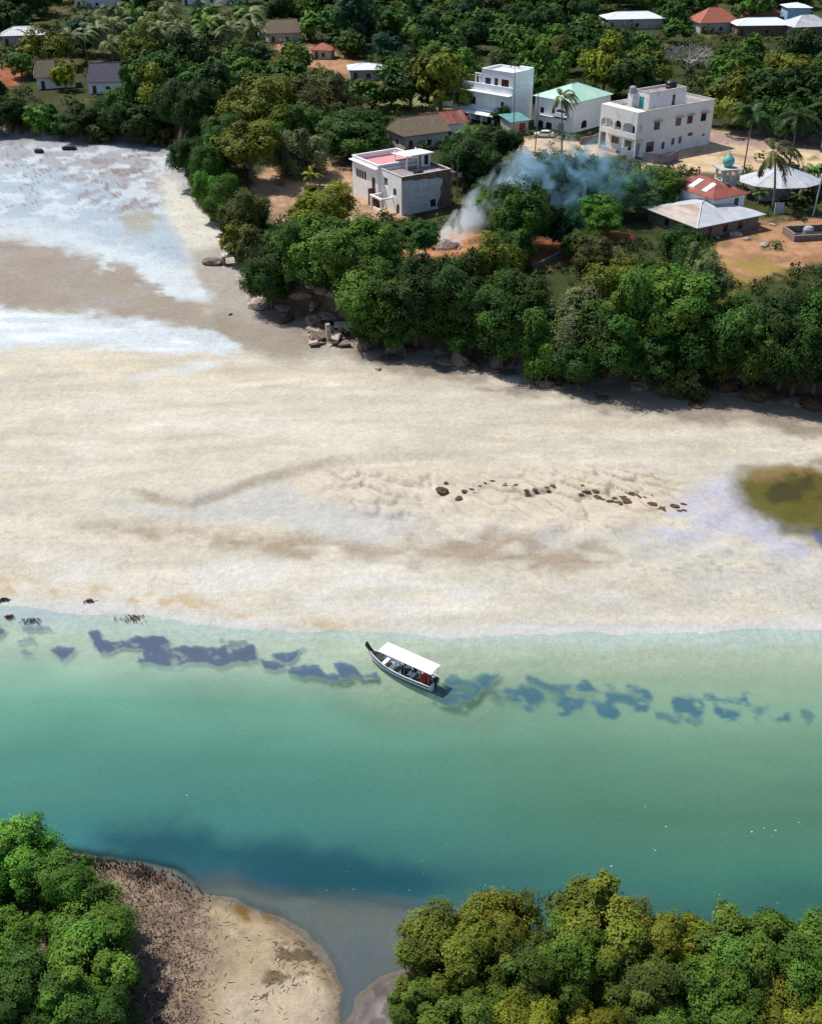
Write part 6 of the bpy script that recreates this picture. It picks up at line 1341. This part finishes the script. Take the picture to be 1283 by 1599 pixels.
def far_wood():
    rng = random.Random(91); c0, C = crown_mesh('woodland', 4242, 'round', 2600, .05, 22, 26); hide_proto(c0); n0 = len(c0.data.vertices)
    base = np.empty(n0 * 3, np.float32); c0.data.vertices.foreach_get('co', base); base = base.reshape(-1, 3); a0 = np.empty(n0, np.float32); c0.data.attributes['shade'].data.foreach_get('value', a0); h0 = np.empty(n0, np.float32); c0.data.attributes['hue'].data.foreach_get('value', h0)
    taken = [(t[0].location.x, t[0].location.y, t[0].scale[0] if 'palm' not in t[1] else 2.0) for t in TREES]; V = []; S = []; H_ = []
    far = [b for b in HOUSE_BOX]; cand = [(rng.uniform(-90, 1370), -26 + 210 * rng.random() ** 1.4) for k in range(5200)]
    for px, py in cand:
        x, y = Pn(px, py, 7.0); z = hgt(x, y); px, py, s = proj(x, y, z)
        if y < 285 or y > 900 or len(V) >= 190: continue
        p0 = proj(x, y, 0.0); w_ = rng.uniform(8, 12.5) + max(0, y - 330) * .012; h_ = w_ * rng.uniform(.7, .95)
        if any(sdf(v, np.array([p0[0]]), np.array([p0[1]]))[0] > (-2 if k_ != 'meadow' else 4) for k_, v in YARDS0.items()): continue
        if sdf(LAND, np.array([x]), np.array([y]))[0] < 6: continue
        if any((x - a) ** 2 + (y - b) ** 2 < (.30 * (w_ + c)) ** 2 for a, b, c in taken): continue
        if any(px + w_ * s * .4 > x0 and px - w_ * s * .4 < x1 and py > y0 + 3 and py - h_ * s < y1 - .35 * (y1 - y0) for x0, y0, x1, y1 in far): continue
        if abs(px - 245) < 185 and 22 < py < 106 and rng.random() < .88: continue
        a = rng.uniform(0, 6.28); R_ = np.array([[math.cos(a), -math.sin(a), 0], [math.sin(a), math.cos(a), 0], [0, 0, 1]]); V.append(base @ R_.T * np.array([w_, w_, h_]) + np.array([x, y, z - .3])); S.append(a0 * rng.uniform(.55, 1.5)); H_.append(np.clip(h0 + rng.uniform(-.3, .25), 0, 1)); taken.append((x, y, w_))
    V = np.concatenate(V); o = np_mesh('woodland', V, np.arange(len(V)).reshape(-1, 4), [M_LEAF], {'shade': ('FLOAT', np.concatenate(S)), 'hue': ('FLOAT', np.concatenate(H_))}); o.color = (*TONE['deep green'], 1)
    print('woodland crowns', len(S)); tagp(o, 'dark continuous wood closing the gaps between the farthest trees', 'woodland', kind='stuff')
far_wood()
def bank_shrubs():
    rng = random.Random(5); n = 0; last = None
    pts = [P(x, y)[:2] for x, y in LAND_PX if -200 < x < 1500]
    for i in range(len(pts) - 1):
        a, b = pts[i], pts[i + 1]; L_ = np.hypot(*(b - a)); k = max(1, int(L_ / 5.2))
        for j in range(k):
            q = a + (b - a) * ((j + rng.random()) / k); d = (b - a) / L_; nrm = np.array([-d[1], d[0]])
            if sdf(LAND, np.array([q[0] + nrm[0] * 2]), np.array([q[1] + nrm[1] * 2]))[0] < 0: nrm = -nrm
            q = q + nrm * rng.uniform(1.6, 4.4); z = hgt(*q); px, py, s = proj(q[0], q[1], z)
            if 330 < px < 372 and py > 380 or 455 < px < 562: 
                continue
            w_ = rng.uniform(3.0, 5.4)
            plant('near_shrub', Vector((q[0], q[1], z - .4)), w_, w_ * rng.uniform(.7, 1.0), rng.choice(['dark green', 'dark green', 'deep green', 'brownish green']), rng, 'shrub', (None, 'bank'), px, py); n += 1
    print('bank shrubs', n)
bank_shrubs()
# mangroves on the near bank
MG = [ # cx, crown px centre y, width px, height m, tone
    (18, 1338, 150, 6.8, 'bright green'), (92, 1385, 125, 6.4, 'mid green'), (140, 1445, 150, 6.2, 'mid green'), (-20, 1480, 170, 6.4, 'mid green'), (135, 1520, 190, 6.6, 'mid green'), (40, 1560, 160, 6.4, 'deep green'), (160, 1590, 110, 5.4, 'deep green'), (70, 1625, 90, 5.6, 'bright green'), (-90, 1400, 150, 6.4, 'mid green'), (120, 1680, 160, 5.5, 'mid green'), (-60, 1600, 170, 5.5, 'mid green'),
    (705, 1485, 165, 6.4, 'olive'), (775, 1440, 140, 7.4, 'olive'), (835, 1520, 150, 6.2, 'olive green'), (945, 1450, 190, 7.2, 'olive'), (900, 1500, 140, 6.2, 'leaf green'), (1015, 1470, 120, 6.6, 'olive'), (1080, 1485, 110, 6.4, 'golden green'), (1010, 1545, 150, 6.0, 'olive green'), (1165, 1490, 190, 6.8, 'leaf green'), (1125, 1560, 170, 6.0, 'leaf green'), (1270, 1505, 170, 6.6, 'leaf green'), (1235, 1580, 170, 5.8, 'olive'), (1330, 1560, 170, 6.2, 'leaf green'),
    (655, 1575, 110, 4.6, 'leaf green'), (740, 1590, 120, 4.8, 'leaf green'), (825, 1605, 120, 5.0, 'golden green'), (925, 1612, 100, 5.0, 'golden green'), (1030, 1625, 150, 5.4, 'leaf green'), (1150, 1640, 160, 5.4, 'leaf green'), (690, 1660, 150, 4.6, 'leaf green'), (860, 1690, 170, 4.8, 'leaf green'), (1280, 1660, 170, 5.4, 'leaf green')]
MROOT = []
rng = random.Random(55)
for i, (cx, cy, wp, hm, tn) in enumerate(MG):
    q = P(cx, cy, hm * .62); s = proj(*q)[2]; z = max(hgt(q[0], q[1]), -.15)
    plant('mangrove', Vector((q[0], q[1], z - .1)), wp / s * 1.08, hm, tn, rng, 'mangrove_tree', (tn, 'mangrove'), cx, cy, proto=i % 5)
# low growth on the land between the trees, weeds on the yards, breathing roots on the near bar
def undergrowth():
    rng = np.random.default_rng(8); n = 5200
    px = rng.uniform(-120, 1400, n); py = -30 + 620 * rng.random(n) ** 1.2; X, Y = Pn(px, py, 6.0); dl = sdf(LAND, X, Y); Z = height(X, Y); a, b, s = proj(X, Y, 0.0)
    ok = dl > 1.0
    for k, v in YARDS0.items():
        d = sdf(v, a, b); ok &= (d < 2) | ((rng.random(n) < (.5 if k == 'meadow' else .05)) & (d < 40))
    for (x0, y0, x1, y1) in HOUSE_BOX[:10]:
        p = proj(X, Y, Z); ok &= ~((p[0] > x0) & (p[0] < x1) & (p[1] > y0 + (y1 - y0) * .45) & (p[1] < y1 - 1))
    X, Y, Z, s = X[ok], Y[ok], Z[ok], s[ok]; m = len(X); print('undergrowth clumps', m)
    per = 46; r = rng.uniform(.7, 1.9, m) * np.clip(8 / s, .8, 1.6); c = np.stack([X, Y, Z + r * .15], 1)
    d = unit(rng.normal(size=(m, per, 3)) + np.array([0, 0, .5])); d[..., 2] = np.abs(d[..., 2]); pos = (c[:, None] + d * (r[:, None, None] * rng.uniform(.4, 1.0, (m, per, 1)))).reshape(-1, 3); nr = unit(d.reshape(-1, 3) + rng.normal(size=(m * per, 3)) * .5)
    v, q = leaf_quads(rng, pos, nr, np.repeat(r, per) * .20 * rng.uniform(.6, 1.3, m * per)); sh = np.repeat(rng.uniform(.55, 1.5, m), per) * rng.uniform(.75, 1.25, m * per)
    o = np_mesh('undergrowth', v, q, [M_LEAF], {'shade': ('FLOAT', np.repeat(sh, 4)), 'hue': ('FLOAT', np.repeat(np.repeat(np.clip(rng.normal(.45, .25, m), 0, 1), per), 4))}); o.color = (.045, .075, .020, 1)
    tagp(o, 'low scrub and grass growing between the trees and houses', 'undergrowth', kind='stuff')
undergrowth()
def roots():
    rng = np.random.default_rng(12); n = 20000
    px = rng.uniform(-60, 345, n); py = rng.uniform(1330, 1640, n); X, Y = Pn(px, py, .3); sb = sdf(BAR, X, Y); dens = sstep(345, 230, px + 30 * fbm(X * .4, Y * .4, 71)) * (.35 + .65 * sstep(-.15, .1, fbm(X * .5, Y * .5, 72)))
    ok = (sb > -.5) & (rng.random(n) < dens); X, Y, sb = X[ok], Y[ok], sb[ok]; Z = height(X, Y); m = len(X)
    edge = sstep(1.6, .1, sb); h = rng.uniform(.10, .26, m) + .30 * edge * rng.random(m); r = rng.uniform(.014, .036, m) * (1 + .5 * edge); an = rng.uniform(0, 6.28, m); ln = rng.normal(0, .07, (m, 2))
    k = 5; ang = np.arange(k) / k * 2 * np.pi; base = np.stack([X, Y, Z - .06], 1); vs = []
    for t, rr_ in ((0, 1.2), (.6, .9), (1, .25)):
        ctr = base + np.stack([ln[:, 0] * t * h / .2, ln[:, 1] * t * h / .2, h * t + .0 * t], 1)
        vs.append(ctr[:, None] + np.stack([np.cos(ang)[None] * r[:, None] * rr_, np.sin(ang)[None] * r[:, None] * rr_, np.zeros((m, k))], -1))
    V = np.stack(vs, 1).reshape(-1, 3); idx = np.arange(m)[:, None, None] * (3 * k); i = np.arange(k)[None, None]; lv = np.arange(2)[None, :, None]
    q = np.stack([idx + lv * k + i, idx + lv * k + (i + 1) % k, idx + (lv + 1) * k + (i + 1) % k, idx + (lv + 1) * k + i], -1).reshape(-1, 4)
    o = np_mesh('mangrove_roots', V, q, [paint('breathing_root', (.085, .055, .042), .9, (.5, 1.5), 3)]); tagp(o, 'dark finger-like mangrove roots bristling from the near sand bar', 'roots', kind='stuff')
    # fallen sticks and leaf litter
    n = 5200; px = rng.uniform(-60, 560, n); py = rng.uniform(1340, 1640, n); X, Y = Pn(px, py, .35); sb = sdf(BAR, X, Y); patch = sdf([(430, 1465), (500, 1475), (510, 1520), (460, 1545), (400, 1562), (420, 1520)], px, py)
    dens = .75 * sstep(380, 250, px) + .06 + .55 * sstep(-10, 6, patch + 20 * fbm(X, Y, 74)); ok = (sb > .1) & (rng.random(n) < dens); X, Y = X[ok], Y[ok]; Z = height(X, Y); m = len(X)
    a = rng.uniform(0, np.pi, m); L_ = rng.uniform(.06, .26, m); w_ = rng.uniform(.012, .03, m); d = np.stack([np.cos(a), np.sin(a), rng.normal(0, .15, m)], 1); sd_ = np.stack([-np.sin(a), np.cos(a), np.zeros(m)], 1); c = np.stack([X, Y, Z + .03], 1); u = np.array([0, 0, 1.0])
    A = c - d * L_[:, None]; Bq = c + d * L_[:, None] + rng.normal(0, .03, (m, 3)) * np.array([1, 1, .2])
    V = np.stack([A + sd_ * w_[:, None], A - sd_ * w_[:, None], A + u * w_[:, None] * 1.5, Bq + sd_ * w_[:, None] * .6, Bq - sd_ * w_[:, None] * .6, Bq + u * w_[:, None]], 1).reshape(-1, 3); b0 = np.arange(m)[:, None] * 6
    q = np.concatenate([b0 + np.array([[0, 1, 4, 3]]), b0 + np.array([[1, 2, 5, 4]]), b0 + np.array([[2, 0, 3, 5]])], 0)
    o = np_mesh('fallen_sticks', V, q, [paint('stick', (.15, .11, .09), .9, (.4, 2.0), 1.3)]); tagp(o, 'fallen sticks and twigs littering the near sand bar', 'twigs', kind='stuff')
roots()
def smoke():
    A = G(692, 380) + Vector((0, 0, .6)); s0 = A.y
    def at_y(px, py, Y): q = P(px, py, 0); d = q - np.array([0, 0, CAM_H]); t = Y / d[1]; return Vector(np.array([0, 0, CAM_H]) + d * t)
    # plume: rises to the right and drifts back over the tree tops
    E_ = at_y(985, 262, s0 + 16); ax = (E_ - A); L_ = ax.length; X_ = ax.normalized(); Zv = (Vector((0, 0, 1)) - X_ * X_.z).normalized(); Yv = Zv.cross(X_)
    M = Matrix(((X_.x, Yv.x, Zv.x, A.x), (X_.y, Yv.y, Zv.y, A.y), (X_.z, Yv.z, Zv.z, A.z), (0, 0, 0, 1)))
    n, k = 26, 20; vs = []; rg = random.Random(2)
    for i in range(n + 1):
        u = i / n; rad = (2.6 + 9.5 * u ** .8) * 1.25; 
        if i in (0, n): rad *= .35
        zc = 4.6 * math.sin(math.pi * min(1, u * 1.15)) ; 
        for j in range(k): a_ = 2 * math.pi * j / k; vs.append((u * (L_ + 4) - 1.2, rad * math.cos(a_), zc + rad * .8 * math.sin(a_)))
    fs = [tuple(range(k - 1, -1, -1)), tuple(range(n * k, n * k + k))]
    for i in range(n):
        for j in range(k): fs.append((i * k + j, i * k + (j + 1) % k, (i + 1) * k + (j + 1) % k, (i + 1) * k + j))
    mb = MB(); mb.add(vs, fs); o = mb.build('smoke', []); o.matrix_world = M
    m = bpy.data.materials.new('smoke'); m.use_nodes = True; t = m.node_tree; t.nodes.clear(); out = N(t, 'ShaderNodeOutputMaterial'); pv = N(t, 'ShaderNodeVolumePrincipled')
    pv.inputs['Color'].default_value = (.80, .92, 1.0, 1); pv.inputs['Anisotropy'].default_value = .15
    tc = N(t, 'ShaderNodeTexCoord'); sx = N(t, 'ShaderNodeSeparateXYZ')
    def mth(op, a, b=None, c=None):
        q = N(t, 'ShaderNodeMath', operation=op)
        for i_, v in enumerate((a, b, c)):
            if v is None: continue
            if isinstance(v, (int, float)): q.inputs[i_].default_value = v
            else: t.links.new(v, q.inputs[i_])
        return q.outputs[0]
    def noise(scale, det, dist=0.0):
        q = N(t, 'ShaderNodeTexNoise'); q.inputs['Scale'].default_value = scale; q.inputs['Detail'].default_value = det; q.inputs['Distortion'].default_value = dist; t.links.new(tc.outputs['Object'], q.inputs['Vector']); return q
    nw = noise(.10, 2); vs_ = N(t, 'ShaderNodeVectorMath', operation='MULTIPLY_ADD'); t.links.new(nw.outputs['Color'], vs_.inputs[0]); vs_.inputs[1].default_value = (0, 7, 7); 
    t.links.new(tc.outputs['Object'], vs_.inputs[2]); sb_ = N(t, 'ShaderNodeVectorMath', operation='SUBTRACT'); t.links.new(vs_.outputs[0], sb_.inputs[0]); sb_.inputs[1].default_value = (0, 3.5, 3.5)
    t.links.new(sb_.outputs[0], sx.inputs[0])
    u = mth('DIVIDE', sx.outputs[0], L_); uc = mth('MAXIMUM', u, 0.0)
    rad = mth('ADD', mth('MULTIPLY', mth('POWER', uc, .8), 9.5), 2.2)
    zc = mth('MULTIPLY', mth('SINE', mth('MULTIPLY', mth('MINIMUM', mth('MULTIPLY', uc, 1.15), 1.0), math.pi)), 4.6)
    y2 = mth('MULTIPLY', sx.outputs[1], sx.outputs[1]); dz = mth('DIVIDE', mth('SUBTRACT', sx.outputs[2], zc), .8); rr_ = mth('SQRT', mth('ADD', y2, mth('MULTIPLY', dz, dz)))
    f = mth('MAXIMUM', mth('SUBTRACT', 1.0, mth('DIVIDE', rr_, rad)), 0.0)
    nz = noise(.26, 8, 1.2); nn = mth('MAXIMUM', mth('MULTIPLY', mth('SUBTRACT', nz.outputs[0], mth('ADD', mth('MULTIPLY', mth('MINIMUM', uc, .5), .16), .42)), 5.0), 0.0)
    base = mth('DIVIDE', 1.0, mth('POWER', rad, 1.95)); fade = mth('MINIMUM', mth('MAXIMUM', mth('MULTIPLY', mth('SUBTRACT', 1.02, u), 3.0), 0.0), 1.0)
    den = mth('MULTIPLY', mth('MULTIPLY', mth('MULTIPLY', mth('MULTIPLY', f, nn), base), fade), SMOKE_D)
    cm = N(t, 'ShaderNodeMix', data_type='RGBA'); cm.inputs['A'].default_value = (.95, .98, 1.0, 1); cm.inputs['B'].default_value = (.30, .56, .74, 1)
    t.links.new(mth('MINIMUM', mth('MAXIMUM', mth('MULTIPLY', mth('SUBTRACT', u, .04), 1.9), 0.0), 1.0), cm.inputs['Factor']); t.links.new(cm.outputs['Result'], pv.inputs['Color'])
    t.links.new(den, pv.inputs['Density']); t.links.new(pv.outputs[0], out.inputs['Volume']); o.data.materials.append(m)
    tagp(o, 'blue-white smoke drifting up from the smouldering heap over the trees', 'smoke', kind='stuff')
SMOKE_D = 70
smoke()
# ------------------------------------------------------------------ labels that tell the trees apart
LANDMARKS = [('thatched cottages', 125, 130), ('pink-terraced house', 625, 300), ('bluish white house', 760, 180), ('mint-roofed house', 885, 195), ('balconied white house', 1035, 215), ('stone bungalow', 1085, 350), ('domed kiosk', 1131, 275), ('sheet-metal pavilion', 1215, 285),
             ('inlet culvert', 360, 405), ('river point', 300, 270), ('broken slab heap', 512, 530), ('west yard', 450, 300), ('rubbish heap', 692, 380), ('red garden wall', 865, 412), ('red yard', 1200, 385), ('leafless tree', 1075, 110), ('coconut grove', 260, 75), ('long pale-roofed house', 985, 40), ('red-tiled roof', 1110, 48),
             ('white-roofed cottage', 560, 120), ('brown-roofed hut', 430, 64), ('far mud flat', 180, 222), ('meadow', 640, 175), ('right-hand bank foot', 1180, 612), ('middle bank foot', 860, 590), ('sky blue house', 1235, 35)]
def label_trees():
    G_ = {}
    for r, nm, d, px, py in TREES:
        nm2 = {'tree': 'tree', 'shrub': 'shrub', 'coconut_palm': 'palm', 'banana_plant': 'banana plant', 'mangrove_tree': 'mangrove'}[nm]; r['category'] = nm2
        if isinstance(d, str): r['label'] = d; continue
        if d == ('grove',): key = ('grove', 'front' if py > 86 else ('middle' if py > 68 else 'back')); r['group'] = 'coconut palms of the far grove'
        elif d[1] == 'bank': key = ('bank', min(LANDMARKS, key=lambda L: (L[1] - px) ** 2 + 4 * (L[2] - py) ** 2)[0]); r['group'] = 'dark shrubs along the bank'
        elif d[1] == 'mangrove': key = ('mangrove', 'left' if px < 400 else 'right', d[0], 'edge' if py < 1545 else 'rear'); r['group'] = 'mangroves on the near bank'
        else:
            L = min(LANDMARKS, key=lambda L: (L[1] - px) ** 2 + 5 * (L[2] - py) ** 2); dx, dy = px - L[1], py - L[2]
            rel = ('behind' if dy < 0 else 'in front of') if abs(dy) * 2.2 > abs(dx) else ('right of' if dx > 0 else 'left of'); key = ('tree', d[0], d[1], nm2, rel, L[0]); r['group'] = 'trees of the wooded village'
        G_.setdefault(key, []).append((px, r))
    ords = ['first', 'second', 'third', 'fourth', 'fifth', 'sixth', 'seventh', 'eighth', 'ninth', 'tenth', 'eleventh', 'twelfth', 'thirteenth', 'fourteenth', 'fifteenth', 'sixteenth', 'seventeenth', 'eighteenth', 'nineteenth', 'twentieth']
    for key, L in G_.items():
        L.sort(key=lambda a: a[0])
        for i, (px, r) in enumerate(L):
            n = len(L); o = ords[i] if i < len(ords) else 'next'; tail = '' if n == 1 else (', the one on the left' if n == 2 and i == 0 else (', the one on the right' if n == 2 else ', %s from the left' % o))
            if key[0] == 'grove': r['label'] = 'coconut palm in the %s row of the far grove%s' % (key[1], tail)
            elif key[0] == 'bank': r['label'] = 'dark shrub overhanging the bank by the %s%s' % (key[1], tail)
            elif key[0] == 'mangrove': r['label'] = '%s mangrove %s %s%s' % (key[2], 'fringing the' if key[3] == 'edge' else 'set back from the', 'sand bar with sticks' if key[1] == 'left' else 'water opposite the boat', tail)
            else: r['label'] = '%s %s %s %s the %s%s' % (key[1], key[2], key[3], key[4], key[5], tail)
label_trees()
